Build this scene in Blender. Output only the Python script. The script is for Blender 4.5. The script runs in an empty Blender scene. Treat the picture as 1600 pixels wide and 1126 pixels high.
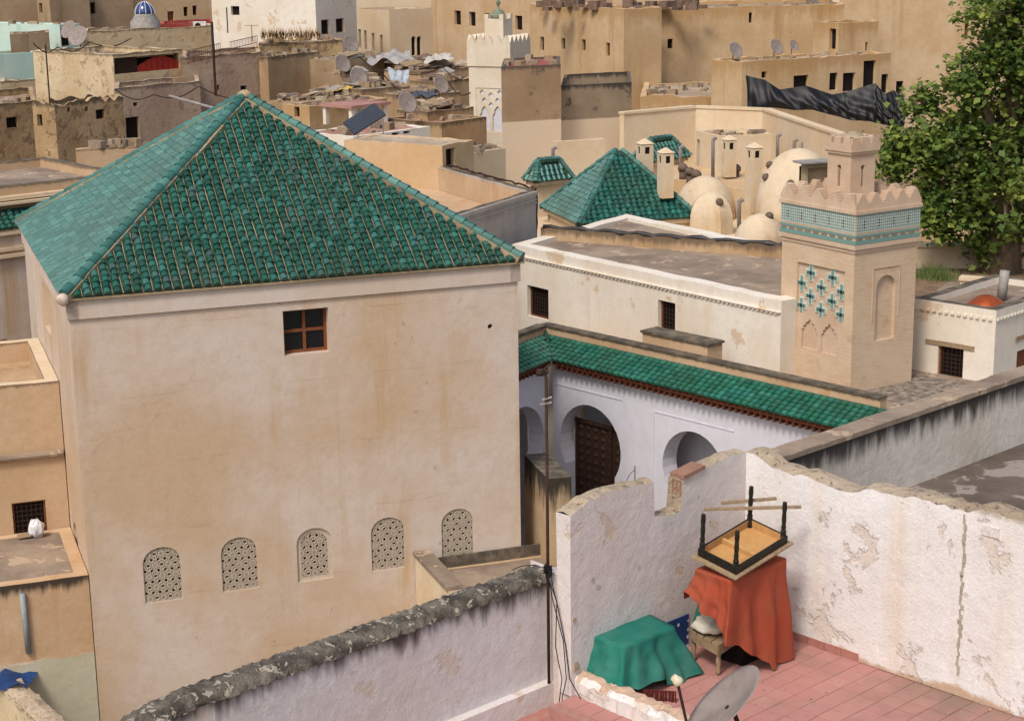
import bpy, math, random
import numpy as np
from mathutils import Vector, Matrix, noise
from mathutils.geometry import tessellate_polygon
random.seed(7)
rng = np.random.default_rng(7)
scene = bpy.context.scene
COL = scene.collection
# ---------------------------------------------------------------- camera (position, lens and tilt measured from the tower)
F_PX, PITCH, ROLL, CAMZ = 2729.2, 0.24147, 0.01424, 22.0
_c, _s, _cr, _sr = math.cos(PITCH), math.sin(PITCH), math.cos(ROLL), math.sin(ROLL)
FW = Vector((0, _c, -_s)); _R0 = Vector((1, 0, 0)); _U0 = Vector((0, _s, _c))
RT = _cr * _R0 - _sr * _U0; UP = _sr * _R0 + _cr * _U0
cam_data = bpy.data.cameras.new('camera'); cam = bpy.data.objects.new('camera', cam_data); COL.objects.link(cam)
cam_data.sensor_width = 36.0; cam_data.lens = F_PX / 1600 * 36.0; cam_data.clip_end = 6000; cam_data.clip_start = 0.5
M4 = Matrix((RT, UP, -FW)).transposed().to_4x4(); M4.translation = Vector((0, 0, CAMZ)); cam.matrix_world = M4
scene.camera = cam
# ---------------------------------------------------------------- light: soft bright overcast, from behind-left
SUN_AZ, SUN_EL = math.radians(-152), math.radians(52)     # azimuth measured from +Y towards +X
world = bpy.data.worlds.new('World'); scene.world = world; world.use_nodes = True
wn = world.node_tree.nodes; bg = wn['Background']
sky = wn.new('ShaderNodeTexSky'); sky.sky_type = 'NISHITA'; sky.sun_disc = False
sky.sun_elevation = SUN_EL; sky.sun_rotation = SUN_AZ; sky.dust_density = 4.0; sky.air_density = 1.0; sky.ozone_density = 0.6
world.node_tree.links.new(sky.outputs[0], bg.inputs[0]); bg.inputs[1].default_value = 0.115
sd = bpy.data.lights.new('sun', 'SUN'); sd.energy = 1.5; sd.angle = math.radians(12); sd.color = (1.0, 0.955, 0.9)
sun = bpy.data.objects.new('sun', sd); COL.objects.link(sun)
_sdv = Vector((math.sin(SUN_AZ) * math.cos(SUN_EL), math.cos(SUN_AZ) * math.cos(SUN_EL), math.sin(SUN_EL)))
sun.rotation_euler = _sdv.to_track_quat('Z', 'Y').to_euler(); sun.location = (0, 0, 80)
scene.view_settings.view_transform = 'Standard'; scene.view_settings.look = 'None'; scene.view_settings.exposure = 0.5
scene.view_settings.gamma = 1.0

# ---------------------------------------------------------------- pixel -> place helpers
def ray(px, py): return FW + (px - 800) / F_PX * RT - (py - 563) / F_PX * UP
def P(px, py, z):
    d = ray(px, py); t = (z - CAMZ) / d.z; return Vector((d.x * t, d.y * t, z))
def PY(px, py, Y):
    d = ray(px, py); t = Y / d.y; return Vector((d.x * t, Y, CAMZ + d.z * t))
def pix(p):
    q = Vector(p) - Vector((0, 0, CAMZ)); d = q.dot(FW); return 800 + F_PX * q.dot(RT) / d, 563 - F_PX * q.dot(UP) / d
def ang(x1, y1, x2, y2):
    a, b = P(x1, y1, 10), P(x2, y2, 10); return math.atan2(b.y - a.y, b.x - a.x)
def lin(h, k=1.0):
    r = []
    for i in (0, 2, 4):
        c = int(h[i:i+2], 16) / 255; r.append((c / 12.92 if c <= .04045 else ((c + .055) / 1.055) ** 2.4) * k)
    return (r[0], r[1], r[2], 1.0)
# ---------------------------------------------------------------- object helpers
ORG = {}
def link(name, data, parent=None, org=None):
    o = bpy.data.objects.new(name, data); COL.objects.link(o)
    if parent is not None: o.parent = parent
    return o
def tag(o, label=None, cat=None, group=None, kind=None):
    if label: o['label'] = label
    if cat: o['category'] = cat
    if group: o['group'] = group
    if kind: o['kind'] = kind
    return o
def thing(name, label, cat, loc, group=None):
    o = link(name, None); o.empty_display_size = .2; o.location = loc; ORG[o] = Vector(loc)
    return tag(o, label, cat, group, 'thing')
class MB:
    def __init__(s): s.v, s.f, s.m = [], [], []
    def add(s, vs, fs, mi=0):
        b = len(s.v); s.v += [tuple(v) for v in vs]; s.f += [tuple(i + b for i in f) for f in fs]; s.m += [mi] * len(fs); return s
    def obox(s, o, a, b, c, mi=0):            # parallelepiped from a corner and three edges
        o, a, b, c = Vector(o), Vector(a), Vector(b), Vector(c)
        return s.add([o, o+a, o+a+b, o+b, o+c, o+a+c, o+a+b+c, o+b+c], [(3,2,1,0),(4,5,6,7),(0,1,5,4),(1,2,6,5),(2,3,7,6),(3,0,4,7)], mi)
    def box(s, c, size, yaw=0.0, mi=0):       # c = centre of the base
        x = Vector((math.cos(yaw), math.sin(yaw), 0)); y = Vector((-x.y, x.x, 0)); c = Vector(c)
        return s.obox(c - x*size[0]/2 - y*size[1]/2, x*size[0], y*size[1], Vector((0, 0, size[2])), mi)
    def prism(s, poly, off, mi=0, cap=True):
        n = len(poly); off = Vector(off); a = [Vector(p) for p in poly]; b = [p + off for p in a]
        fs = [(i, (i+1) % n, n + (i+1) % n, n + i) for i in range(n)]
        if cap:
            for t in tessellate_polygon([a]): fs.append(tuple(t)); fs.append(tuple(n + i for i in reversed(t)))
        return s.add(a + b, fs, mi)
    def tube(s, pts, r, n=7, mi=0, cap=True):
        pts = [Vector(p) for p in pts]; rs = r if isinstance(r, (list, tuple)) else [r] * len(pts)
        vs, fs = [], []
        for i, p in enumerate(pts):
            d = (pts[min(i+1, len(pts)-1)] - pts[max(i-1, 0)]).normalized()
            x = d.orthogonal().normalized() if i == 0 else (x - d * x.dot(d)).normalized()
            y = d.cross(x)
            for k in range(n):
                a = 2 * math.pi * k / n; vs.append(p + (x * math.cos(a) + y * math.sin(a)) * rs[i])
        for i in range(len(pts) - 1):
            for k in range(n): fs.append((i*n+k, i*n+(k+1) % n, (i+1)*n+(k+1) % n, (i+1)*n+k))
        if cap: fs.append(tuple(range(n-1, -1, -1))); fs.append(tuple(range((len(pts)-1)*n, len(pts)*n)))
        return s.add(vs, fs, mi)
    def lathe(s, c, prof, n=16, mi=0, axis=None, a0=0.0, wob=0.0):
        c = Vector(c); ax = Vector(axis).normalized() if axis is not None else Vector((0, 0, 1))
        x = ax.orthogonal().normalized() if axis is not None else Vector((1, 0, 0)); y = ax.cross(x); vs, fs = [], []
        for (r, z) in prof:
            for k in range(n):
                a = a0 + 2 * math.pi * k / n; rr = r * (1 + wob * random.uniform(-1, 1)); vs.append(c + (x * math.cos(a) + y * math.sin(a)) * rr + ax * z)
        for i in range(len(prof) - 1):
            for k in range(n): fs.append((i*n+k, i*n+(k+1) % n, (i+1)*n+(k+1) % n, (i+1)*n+k))
        fs.append(tuple(range((len(prof)-1)*n, len(prof)*n))); fs.append(tuple(range(n-1, -1, -1)))
        return s.add(vs, fs, mi)
    def build(s, name, mats, parent=None, smooth=False, ztop=None, uv=True, org=None):
        root = parent
        while root is not None and root not in ORG: root = root.parent
        o0 = ORG[root] if root is not None else Vector(org if org is not None else s.v[0])
        me = bpy.data.meshes.new(name); me.from_pydata([(v[0]-o0.x, v[1]-o0.y, v[2]-o0.z) for v in s.v], [], s.f)
        if not isinstance(mats, (list, tuple)): mats = [mats]
        for m in mats: me.materials.append(m)
        if len(mats) > 1: me.polygons.foreach_set('material_index', s.m)
        if smooth: me.polygons.foreach_set('use_smooth', [True] * len(s.f))
        if uv:
            zt = ztop if ztop is not None else max(v[2] for v in s.v); ul = me.uv_layers.new(name='wall').data
            for p in me.polygons:
                n = p.normal; side = abs(n.z) < .6; tl = math.hypot(n.x, n.y) or 1; tx, ty = -n.y / tl, n.x / tl
                for li in p.loop_indices:
                    c = me.vertices[me.loops[li].vertex_index].co
                    ul[li].uv = (c.x*tx + c.y*ty, zt - o0.z - c.z) if side else (c.x + c.y, 50.0)
        o = link(name, me, parent)
        if root is None: o.location = o0; ORG[o] = o0
        return o
class Fr:                                     # a vertical plane: origin, horizontal direction u, outward normal n
    def __init__(s, a, b):
        s.o = Vector((a[0], a[1], 0)); d = Vector((b[0]-a[0], b[1]-a[1], 0)); s.w = d.length; s.u = d.normalized(); s.n = Vector((s.u.y, -s.u.x, 0))
    def pt(s, u, z, d=0.0): return s.o + s.u*u + s.n*d + Vector((0, 0, z))
    def px(s, x, y, d=0.0):
        r = ray(x, y); o = s.o + s.n*d; t = o.dot(s.n) / r.dot(s.n); q = r*t; return (q - o).dot(s.u), CAMZ + q.z
    def rect(s, x0, x1, yt, yb):              # pixel columns and the rows of its middle -> (u0,u1,z0,z1)
        ym, xm = (yt+yb)/2, (x0+x1)/2; return s.px(x0, ym)[0], s.px(x1, ym)[0], s.px(xm, yb)[1], s.px(xm, yt)[1]
def panel(mb, fr, outer, holes, depth=.2, mi=0, mr=None, d=0.0):
    loops = [[Vector((u, z, 0)) for u, z in l] for l in [outer] + holes]; flat = [q for l in loops for q in l]
    vs = [fr.pt(q.x, q.y, d) for q in flat]; fs = []
    for t in tessellate_polygon(loops):
        a, b, c = (flat[i] for i in t); fs.append(tuple(t) if (b-a).cross(c-a).z > 0 else (t[0], t[2], t[1]))
    mb.add(vs, fs, mi)
    for h in holes:
        n = len(h); f0 = [fr.pt(u, z, d) for u, z in h]; f1 = [fr.pt(u, z, d - depth) for u, z in h]
        mb.add(f0 + f1, [(i, (i+1) % n, n + (i+1) % n, n + i) for i in range(n)], mi if mr is None else mr)
def rect_loop(r): u0, u1, z0, z1 = r; return [(u0, z0), (u1, z0), (u1, z1), (u0, z1)]
def arch_loop(r, n=12, f=.5):                 # round-headed opening
    u0, u1, z0, z1 = r; R = (u1-u0)/2; cz = z1 - R*f*2; c = (u0+u1)/2
    return [(u0, z0), (u1, z0)] + [(c + R*math.cos(math.pi*k/n), cz + R*f*2*math.sin(math.pi*k/n)) for k in range(n+1)]
def horseshoe(c, cz, R, z0, dip=35, n=20, jamb=.05):
    a0 = -math.radians(dip); a1 = math.pi - a0; jx = R*math.cos(a0) - jamb
    return [(c-jx, z0), (c+jx, z0), (c+jx, cz+R*math.sin(a0)-.06)] + [(c + R*math.cos(a0+(a1-a0)*k/n), cz + R*math.sin(a0+(a1-a0)*k/n)) for k in range(n+1)] + [(c-jx, cz+R*math.sin(a0)-.06)]
def poly_inset(fp, t):
    n = len(fp); out = []
    for i in range(n):
        a, b, c = Vector(fp[i-1][:2]), Vector(fp[i][:2]), Vector(fp[(i+1) % n][:2])
        d1, d2 = (b-a).normalized(), (c-b).normalized(); n1, n2 = Vector((-d1.y, d1.x)), Vector((-d2.y, d2.x))
        k = 1 + n1.dot(n2); out.append(b + (n1+n2) * (t / max(k, .25)))
    return out
# ---------------------------------------------------------------- materials
def _mix(nt, fac, a, b, mode='MIX'):
    n = nt.nodes.new('ShaderNodeMix'); n.data_type = 'RGBA'; n.blend_type = mode
    for s, v in ((0, fac), (6, a), (7, b)):
        if hasattr(v, 'is_linked'): nt.links.new(v, n.inputs[s])
        else: n.inputs[s].default_value = v
    return n.outputs[2]
def _noise(nt, vec, scale, detail=4, rough=.6, sc=None, dist=0.0):
    if sc:
        m = nt.nodes.new('ShaderNodeMapping'); m.inputs['Scale'].default_value = sc; nt.links.new(vec, m.inputs[0]); vec = m.outputs[0]
    n = nt.nodes.new('ShaderNodeTexNoise'); n.inputs['Scale'].default_value = scale; n.inputs['Detail'].default_value = detail
    n.inputs['Roughness'].default_value = rough; n.inputs['Distortion'].default_value = dist; nt.links.new(vec, n.inputs['Vector']); return n.outputs['Fac']
def _ramp(nt, fac, lo, hi, a=0.0, b=1.0):
    n = nt.nodes.new('ShaderNodeMapRange'); n.interpolation_type = 'SMOOTHSTEP'; nt.links.new(fac, n.inputs[0])
    for i, v in ((1, lo), (2, hi), (3, a), (4, b)): n.inputs[i].default_value = v
    return n.outputs[0]
def _math(nt, op, a, b=0.0, clamp=False):
    n = nt.nodes.new('ShaderNodeMath'); n.operation = op; n.use_clamp = clamp
    for i, v in ((0, a), (1, b)):
        if hasattr(v, 'is_linked'): nt.links.new(v, n.inputs[i])
        else: n.inputs[i].default_value = v
    return n.outputs[0]
def new_mat(name):
    m = bpy.data.materials.new(name); m.use_nodes = True; nt = m.node_tree; b = nt.nodes['Principled BSDF']
    b.inputs['Specular IOR Level'].default_value = .2
    tc = nt.nodes.new('ShaderNodeTexCoord'); return m, nt, b, tc
def _bump(nt, b, h, strength, dist=.02):
    n = nt.nodes.new('ShaderNodeBump'); n.inputs['Strength'].default_value = strength; n.inputs['Distance'].default_value = dist
    nt.links.new(h, n.inputs['Height']); nt.links.new(n.outputs[0], b.inputs['Normal'])
def plaster(name, base, var, k=1.0, patch=None, patch_amt=.35, patch_scale=1.3, streak=None, streak_amt=.4, stain=None, stain_len=.5, stain_amt=1.0, bump=.35, rough_scale=6.0, big=.35, foot=None, lifts=0.0, chips=0.0):
    """limewashed wall: cloudy tone, vertical runs, flaked patches, dark mould running down from the top edge, rough relief"""
    m, nt, b, tc = new_mat(name); ob = tc.outputs['Object']
    col = _mix(nt, _ramp(nt, _noise(nt, ob, big, 5, .6), .35, .65), lin(base, k), lin(var, k))
    col = _mix(nt, _ramp(nt, _noise(nt, ob, 3.5, 6, .7), .35, .75, 0, .35), col, lin(var, k*.8))
    if streak:
        f = _math(nt, 'MULTIPLY', _ramp(nt, _noise(nt, ob, 1.0, 4, .6, (1.5, 1.5, .09)), .5, .72), _ramp(nt, _noise(nt, ob, .3, 3), .35, .6))
        col = _mix(nt, _math(nt, 'MULTIPLY', f, streak_amt), col, lin(streak, k))
    pn = _noise(nt, ob, patch_scale, 8, .62, dist=.4)
    if patch:
        pf = _ramp(nt, pn, 1-patch_amt, 1-patch_amt+.03); col = _mix(nt, _math(nt, 'MULTIPLY', pf, .85), col, lin(patch, k))
    uvn = nt.nodes.new('ShaderNodeSeparateXYZ'); nt.links.new(tc.outputs['UV'], uvn.inputs[0])
    if stain:
        run = _noise(nt, tc.outputs['UV'], 1.0, 5, .65, (5.0, .55, 1.0)); cl = _noise(nt, ob, .7, 3)
        h = _math(nt, 'DIVIDE', uvn.outputs[1], stain_len)
        f = _math(nt, 'SUBTRACT', _math(nt, 'ADD', _math(nt, 'MULTIPLY', run, 1.7), _math(nt, 'MULTIPLY', cl, .9)), h)
        f = _ramp(nt, f, .45, 1.15, 0, stain_amt); col = _mix(nt, f, col, lin(stain, k))
    if foot:
        h = _math(nt, 'ADD', uvn.outputs[1], _math(nt, 'MULTIPLY', _noise(nt, ob, 1.1, 6, .6), foot[2]))
        col = _mix(nt, _ramp(nt, h, foot[1], foot[1]+.06), col, lin(foot[0], k))
    if lifts:
        sz = nt.nodes.new('ShaderNodeSeparateXYZ'); nt.links.new(ob, sz.inputs[0])
        zz = _math(nt, 'ADD', _math(nt, 'MULTIPLY', sz.outputs[2], .62), _math(nt, 'MULTIPLY', _noise(nt, ob, .5, 4), .22))
        ln = _math(nt, 'ABSOLUTE', _math(nt, 'SUBTRACT', _math(nt, 'FRACT', zz), .5)); lf = _math(nt, 'MULTIPLY', _ramp(nt, ln, 0, .018, 1, 0), _ramp(nt, _noise(nt, ob, .8, 3), .45, .7))
        col = _mix(nt, _math(nt, 'MULTIPLY', lf, lifts), col, lin('8a7660', k))
        vo = nt.nodes.new('ShaderNodeTexVoronoi'); vo.feature = 'DISTANCE_TO_EDGE'; vo.inputs['Scale'].default_value = .42; nv = nt.nodes.new('ShaderNodeVectorMath'); nv.operation = 'MULTIPLY_ADD'
        nn_ = nt.nodes.new('ShaderNodeTexNoise'); nn_.inputs['Scale'].default_value = 2.2; nn_.inputs['Detail'].default_value = 6; nt.links.new(ob, nn_.inputs['Vector']); nt.links.new(nn_.outputs['Color'], nv.inputs[0]); nv.inputs[1].default_value = (.5, .5, .5); nt.links.new(ob, nv.inputs[2]); nt.links.new(nv.outputs[0], vo.inputs['Vector'])
        cf = _math(nt, 'MULTIPLY', _ramp(nt, vo.outputs['Distance'], 0, .006, 1, 0), _ramp(nt, _noise(nt, ob, .35, 3), .52, .62)); col = _mix(nt, _math(nt, 'MULTIPLY', cf, .22), col, lin('7a6652', k))
    if chips:
        cp = _ramp(nt, _noise(nt, ob, 5.5, 2, .4), .74, .78); col = _mix(nt, _math(nt, 'MULTIPLY', cp, chips), col, lin('4e4438', k))
    fine = _noise(nt, ob, 45, 3, .7)
    col = _mix(nt, _ramp(nt, fine, .3, .7, 0, .16), col, (.12, .1, .08, 1))
    nt.links.new(col, b.inputs['Base Color']); b.inputs['Roughness'].default_value = .92
    hgt = _math(nt, 'ADD', _math(nt, 'MULTIPLY', _noise(nt, ob, rough_scale, 8, .62), 1.0), _math(nt, 'MULTIPLY', fine, .2))
    if patch: hgt = _math(nt, 'SUBTRACT', hgt, _math(nt, 'MULTIPLY', pf, .35))
    _bump(nt, b, hgt, bump, .05); return m
def simple(name, c, k=1.0, rough=.7, var=.25, scale=8.0, metal=0.0, bump=.1, spec=.25, dirt=None):
    m, nt, b, tc = new_mat(name); ob = tc.outputs['Object']; n = _noise(nt, ob, scale, 6, .65); cc = lin(c, k)
    dk = lin(dirt, k) if dirt else tuple(x*.45 for x in cc[:3]) + (1,)
    nt.links.new(_mix(nt, _ramp(nt, n, .35, .75, 0, var*2 if not dirt else var), cc, dk), b.inputs['Base Color'])
    b.inputs['Roughness'].default_value = rough; b.inputs['Metallic'].default_value = metal; b.inputs['Specular IOR Level'].default_value = spec
    if bump: _bump(nt, b, n, bump, .02)
    return m
def tile_mat(name, cols, rough=.35, dirt='4a4a38', k=1.0):
    m, nt, b, tc = new_mat(name); oi = nt.nodes.new('ShaderNodeObjectInfo'); ge = nt.nodes.new('ShaderNodeNewGeometry')
    r = _math(nt, 'FRACT', _math(nt, 'ADD', oi.outputs['Random'], ge.outputs['Random Per Island']))
    cr = nt.nodes.new('ShaderNodeValToRGB'); nt.links.new(r, cr.inputs[0]); el = cr.color_ramp.elements
    while len(el) < len(cols): el.new(.5)
    for i, c in enumerate(cols): el[i].position = i / (len(cols)-1); el[i].color = lin(c, k)
    col = _mix(nt, _ramp(nt, _noise(nt, ge.outputs['Position'], 5, 5, .65), .5, .8, 0, .55), cr.outputs[0], lin(dirt, k))
    col = _mix(nt, _ramp(nt, _noise(nt, ge.outputs['Position'], .55, 4, .6), .42, .72, 0, .5), col, lin('3c5a46', k))
    nt.links.new(col, b.inputs['Base Color']); b.inputs['Roughness'].default_value = rough; b.inputs['Specular IOR Level'].default_value = .5
    _bump(nt, b, _noise(nt, ge.outputs['Position'], 25, 3), .12, .01); return m
T = {}
T['tower'] = plaster('tower_plaster', 'cfc1b4', 'c4a98a', streak='b9966a', streak_amt=.9, bump=.22, big=.2, lifts=.25, chips=.25)
T['tower_trim'] = plaster('tower_trim', 'd0c4b8', 'c9b7a5', streak='c39a6b', streak_amt=.4, bump=.12)
T['mortar'] = plaster('lime_mortar', 'b09c7c', '84735a', bump=.4)
T['green_tile'] = tile_mat('glazed_green_tile', ['1f5a48', '2c7560', '265f50', '3a8270', '1d5446', '33705f', '44897a', '1c5b4c', '2f7868', '4d9488', '56706a'], k=.52, rough=.42)
T['teal_tile'] = tile_mat('glazed_teal_tile', ['356f66', '447c70', '336a62', '558f84', '3b7268', '4b8278', '62968a'], rough=.5, k=.72)
T['pan'] = simple('dark_pan_tile', '1d4a3c', rough=.6, dirt='5a5440', var=.6)
T['lattice'] = simple('carved_plaster', 'c4b5a0', rough=.9, var=.15, scale=20)
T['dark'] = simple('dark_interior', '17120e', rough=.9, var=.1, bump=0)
T['glass'] = simple('window_glass', '14171a', rough=.12, var=.05, bump=0, spec=.6)
T['wood'] = simple('reddish_wood', '7c4a2c', rough=.7, scale=14, var=.3)
T['oldwood'] = simple('weathered_wood', '9a8468', rough=.85, scale=18, var=.35)
T['iron'] = simple('rusty_iron', '2b211c', rough=.75, dirt='5a3826', var=.6, scale=30)
T['lav'] = plaster('lavender_limewash', 'd2cdcc', 'ccc3be', patch='c8bcae', patch_amt=.41, patch_scale=1.6, stain='3a342e', stain_len=.42, stain_amt=.9, bump=.4, rough_scale=5)
T['rose'] = plaster('pinkish_limewash', 'd9d2cf', 'd2c7bf', patch='cbb9a4', patch_amt=.41, patch_scale=1.8, streak='c2a684', streak_amt=.4, bump=.5, rough_scale=4, chips=.3)
T['whitewash'] = plaster('lumpy_whitewash', 'e9e8e6', 'e0dcd8', patch='d3c8ba', patch_amt=.42, patch_scale=1.4, streak='cfb692', streak_amt=.45, stain='a08c74', stain_len=.1, stain_amt=.6, bump=.7, rough_scale=2.4, chips=.3, foot=('c0a48c', 2.42, .5))
T['lichen'] = plaster('lichen_coping', '857d70', '454038', patch='b4aa98', patch_amt=.44, patch_scale=9, bump=1.0, rough_scale=12, big=3)
T['greyroof'] = plaster('cement_roof', 'a08e7a', '7e6e60', patch='b8a288', patch_amt=.42, patch_scale=1.6, bump=.5, big=.6)
# ================================================================ ground
g = MB(); g.add([(-3000, -500, 0), (3000, -500, 0), (3000, 5000, 0), (-3000, 5000, 0)], [(0, 1, 2, 3)])
tag(g.build('ground', simple('ground_earth', '7d6a54', scale=.3), org=(0, 0, 0)), 'dusty brown earth under the old town', None, None, 'structure')
# ================================================================ tile roofs
def tile_mesh(name, w, l, mat, rise=.56, n=5, taper=.86):
    vs, fs = [], []
    for (y, k, zo) in ((0, 1.0, .012), (l*1.12, taper, -.012)):
        for i in range(n+1):
            a = math.pi * i / n; vs.append((-math.cos(a)*w/2*k, y, math.sin(a)*w*rise*k + zo))
    for i in range(n): fs.append((i, i+1, n+2+i, n+1+i))
    fs.append(tuple(range(n, -1, -1)))
    me = bpy.data.meshes.new(name); me.from_pydata(vs, [], fs); me.materials.append(mat)
    return me, vs, fs
def slope_tiles(root, a, b, apexL, apexR, pitch, expo, mat, keep, name='roof_tile', mortar=True, tw=.82, mort_mat=None, jit=.018):
    """tile columns on the slope a-b (eave) up to apexL-apexR; the `keep` nearest tiles are single parts, the rest one 'stuff' part"""
    a, b, aL, aR = map(Vector, (a, b, apexL, apexR)); u = (b-a).normalized(); W = (b-a).length
    up = ((aL+aR)/2 - a); up = (up - u*up.dot(u)); Ls = up.length; up.normalize(); nn = u.cross(up).normalized()
    if nn.z < 0: nn = -nn
    me, tv, tf = tile_mesh(name, pitch*tw, expo, mat)
    slots = []; nc = int(W / pitch); off = (W - nc*pitch)/2 + pitch/2; uL, uR = (aL-a).dot(u), (aR-a).dot(u); strips = MB()
    for c in range(nc):
        x = off + c*pitch; top = Ls
        if x < uL: top = Ls * x / uL
        elif x > uR: top = Ls * (W-x) / (W-uR)
        nr = int((top - .05) / expo)
        for r in range(nr):
            slots.append((a + u*(x + random.uniform(-jit, jit)) + up*(r*expo) + nn*random.uniform(0, .02), random.uniform(-.055, .055)))
        if mortar and top > .2:
            x2 = x - pitch*.5; t2 = max(.1, top - pitch*.6); o = a + u*(x2 - pitch*.06)
            m = max(2, int(t2/.5)); pts = []
            for k in range(m+1): pts.append(o + up*(t2*k/m) + u*random.uniform(-.008, .008) + nn*(.03 + random.uniform(-.015, .012)))
            strips.tube(pts, [pitch*.055*random.uniform(.6, 1.2) for _ in pts], 5)
    slots.sort(key=lambda s: (s[0] - Vector((0, 0, CAMZ))).length)
    base = Matrix((u, up, nn)).transposed(); o0 = ORG[root]
    for p, rz in slots[:keep]:
        o = link(name, me, root); o.matrix_local = Matrix.Translation(p - o0) @ (base @ Matrix.Rotation(rz, 3, 'Z')).to_4x4()
    if len(slots) > keep:
        rest = MB()
        for p, rz in slots[keep:]:
            mm = base @ Matrix.Rotation(rz, 3, 'Z'); rest.add([p + mm @ Vector(v) for v in tv], tf)
        tag(rest.build(name + 's', mat, root, uv=False), kind='stuff')
    if mortar and strips.v: tag(strips.build('mortar_lines', mort_mat or T['mortar'], root, smooth=True, uv=False), kind='stuff')
def hip_tiles(root, a, b, n, mat, w=.26, name='ridge_tile', bed=.0, mort=None):
    a, b = Vector(a), Vector(b); d = (b-a).normalized(); L = (b-a).length; side = d.cross(Vector((0, 0, 1))).normalized(); nn = side.cross(d)
    me, tv, tf = tile_mesh(name, w, L/n, mat, rise=.48, n=6, taper=.9); base = Matrix((side, d, nn)).transposed(); o0 = ORG[root]
    for i in range(n):
        o = link(name, me, root); o.matrix_local = Matrix.Translation(a + d*(i*L/n) + nn*(.05 + random.uniform(0, .01)) - o0) @ base.to_4x4()
    m = MB(); k = 12
    for i in range(k):
        m.obox(a + d*(L*i/k) - side*(w*.62 + random.uniform(0, .03)) - nn*.06, side*(w*1.24 + random.uniform(0, .04)), d*(L/k*1.01), nn*(.11 + random.uniform(-.01, .01)))
    m.build('ridge_bedding', mort or T['mortar'], root)
# ================================================================ the square tower with the green pyramid roof
YAW = .3507; TU = Vector((math.cos(YAW), math.sin(YAW), 0)); TL = Vector((-TU.y, TU.x, 0)); TW, TD, ZE = 10.8, 11.26, 14.31
EA = Vector((-9.8056, 37.4083, ZE)); EB = EA + TU*TW; EC = EB + TL*TD; ED = EA + TL*TD; AP = EA + TU*TW/2 + TL*TD/2 + Vector((0, 0, 3.67))
tower = thing('tower', 'tall square beige plaster tower with a green tiled pyramid roof', 'tower', (EA + TU*TW/2 + TL*TD/2).xy.to_3d())
WA = EA + TU*.14 + TL*.14; WB = EB - TU*.14 + TL*.14; WC = EC - TU*.14 - TL*.14; WD = ED + TU*.14 - TL*.14
FT, FL_ = Fr(WA, WB), Fr(WD, WA)
up_r = FT.rect(443, 514, 483, 553)
arch_px = [(224, 284, 853, 940), (346, 403, 839, 921), (464, 520, 826, 908), (580, 633, 807, 889), (690, 740, 795, 871)]
arches = [FT.rect(*a) for a in arch_px]
zs = sum(a[2] for a in arches)/5; zh = sum(a[3] for a in arches)/5
arches = [(a[0], a[1], a[2]*.3+zs*.7, a[3]*.3+zh*.7) for a in arches]
hc = FT.px(766, 510); hole = [(hc[0] + .065*math.cos(2*math.pi*k/10), hc[1] + .065*math.sin(2*math.pi*k/10)) for k in range(10)]
w = MB(); ztw = ZE - .5
panel(w, FT, rect_loop((0, FT.w, 0, ztw)), [rect_loop(up_r), hole] + [arch_loop(a, f=.42) for a in arches], depth=.3)
la = []
for (x0, x1, yt, yb) in ((84.5, 91.5, 746, 846), (95.5, 102.5, 778, 862), (106, 112.5, 806, 880), (118.5, 123, 836, 900)):
    la.append(FL_.rect(x0, x1, yt, yb))
zl0, zl1 = zs, zh
la = [((a[0]+a[1])/2-.42, (a[0]+a[1])/2+.42, zl0, zl1) for a in la]
nic = FL_.rect(69, 76.5, 452, 512)
panel(w, FL_, rect_loop((0, FL_.w, 0, ztw)), [arch_loop(a, f=.42) for a in la] + [rect_loop((nic[0], nic[1], nic[2], nic[3]))], depth=.14)
for f_ in (Fr(WB, WC), Fr(WC, WD)): panel(w, f_, rect_loop((0, f_.w, 0, ztw)), [])
wall = w.build('wall', T['tower'], tower)
b = MB()                                       # cornice band, 6 cm proud of the wall, up to the eave
for f_ in (FT, Fr(WB, WC), Fr(WC, WD), FL_):
    b.obox(f_.pt(-.06, ztw, -.2), f_.u*(f_.w+.12), f_.n*.26, Vector((0, 0, .44)))
b.build('cornice', T['tower_trim'], tower)
e = MB(); e.prism([EA - Vector((0,0,.06)), EB - Vector((0,0,.06)), EC - Vector((0,0,.06)), ED - Vector((0,0,.06))], (0, 0, .05)); e.build('eave_board', T['mortar'], tower)
r = MB(); r.add([EA, EB, EC, ED, AP], [(0, 1, 4), (1, 2, 4), (2, 3, 4), (3, 0, 4)]); roof = r.build('roof', T['pan'], tower)
slope_tiles(tower, EA, EB, AP, AP, .22, .187, T['green_tile'], 300)
slope_tiles(tower, ED, EA, AP, AP, .22, .187, T['teal_tile'], 0, name='side_roof_tile')
slope_tiles(tower, EB, EC, AP, AP, .22, .187, T['green_tile'], 0, name='far_roof_tile')
slope_tiles(tower, EC, ED, AP, AP, .22, .187, T['green_tile'], 0, name='back_roof_tile')
for (q, n) in ((EA, 30), (EB, 30), (ED, 30), (EC, 30)): hip_tiles(tower, q + (AP-q)*.012, AP, n, T['teal_tile'])
m = MB(); hd = (AP-EA).normalized(); m.lathe(EA + hd*.02 + Vector((0, 0, -.02)), [(.1, -.1), (.14, -.02), (.14, .07), (.09, .1)], 14, axis=-hd); m.build('corner_boss', T['tower_trim'], tower, smooth=True)
m = MB(); m.lathe(AP + Vector((0, 0, .02)), [(.22, 0), (.17, .1), (.06, .17)], 12); m.build('finial_mortar', T['mortar'], tower, smooth=True)
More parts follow.
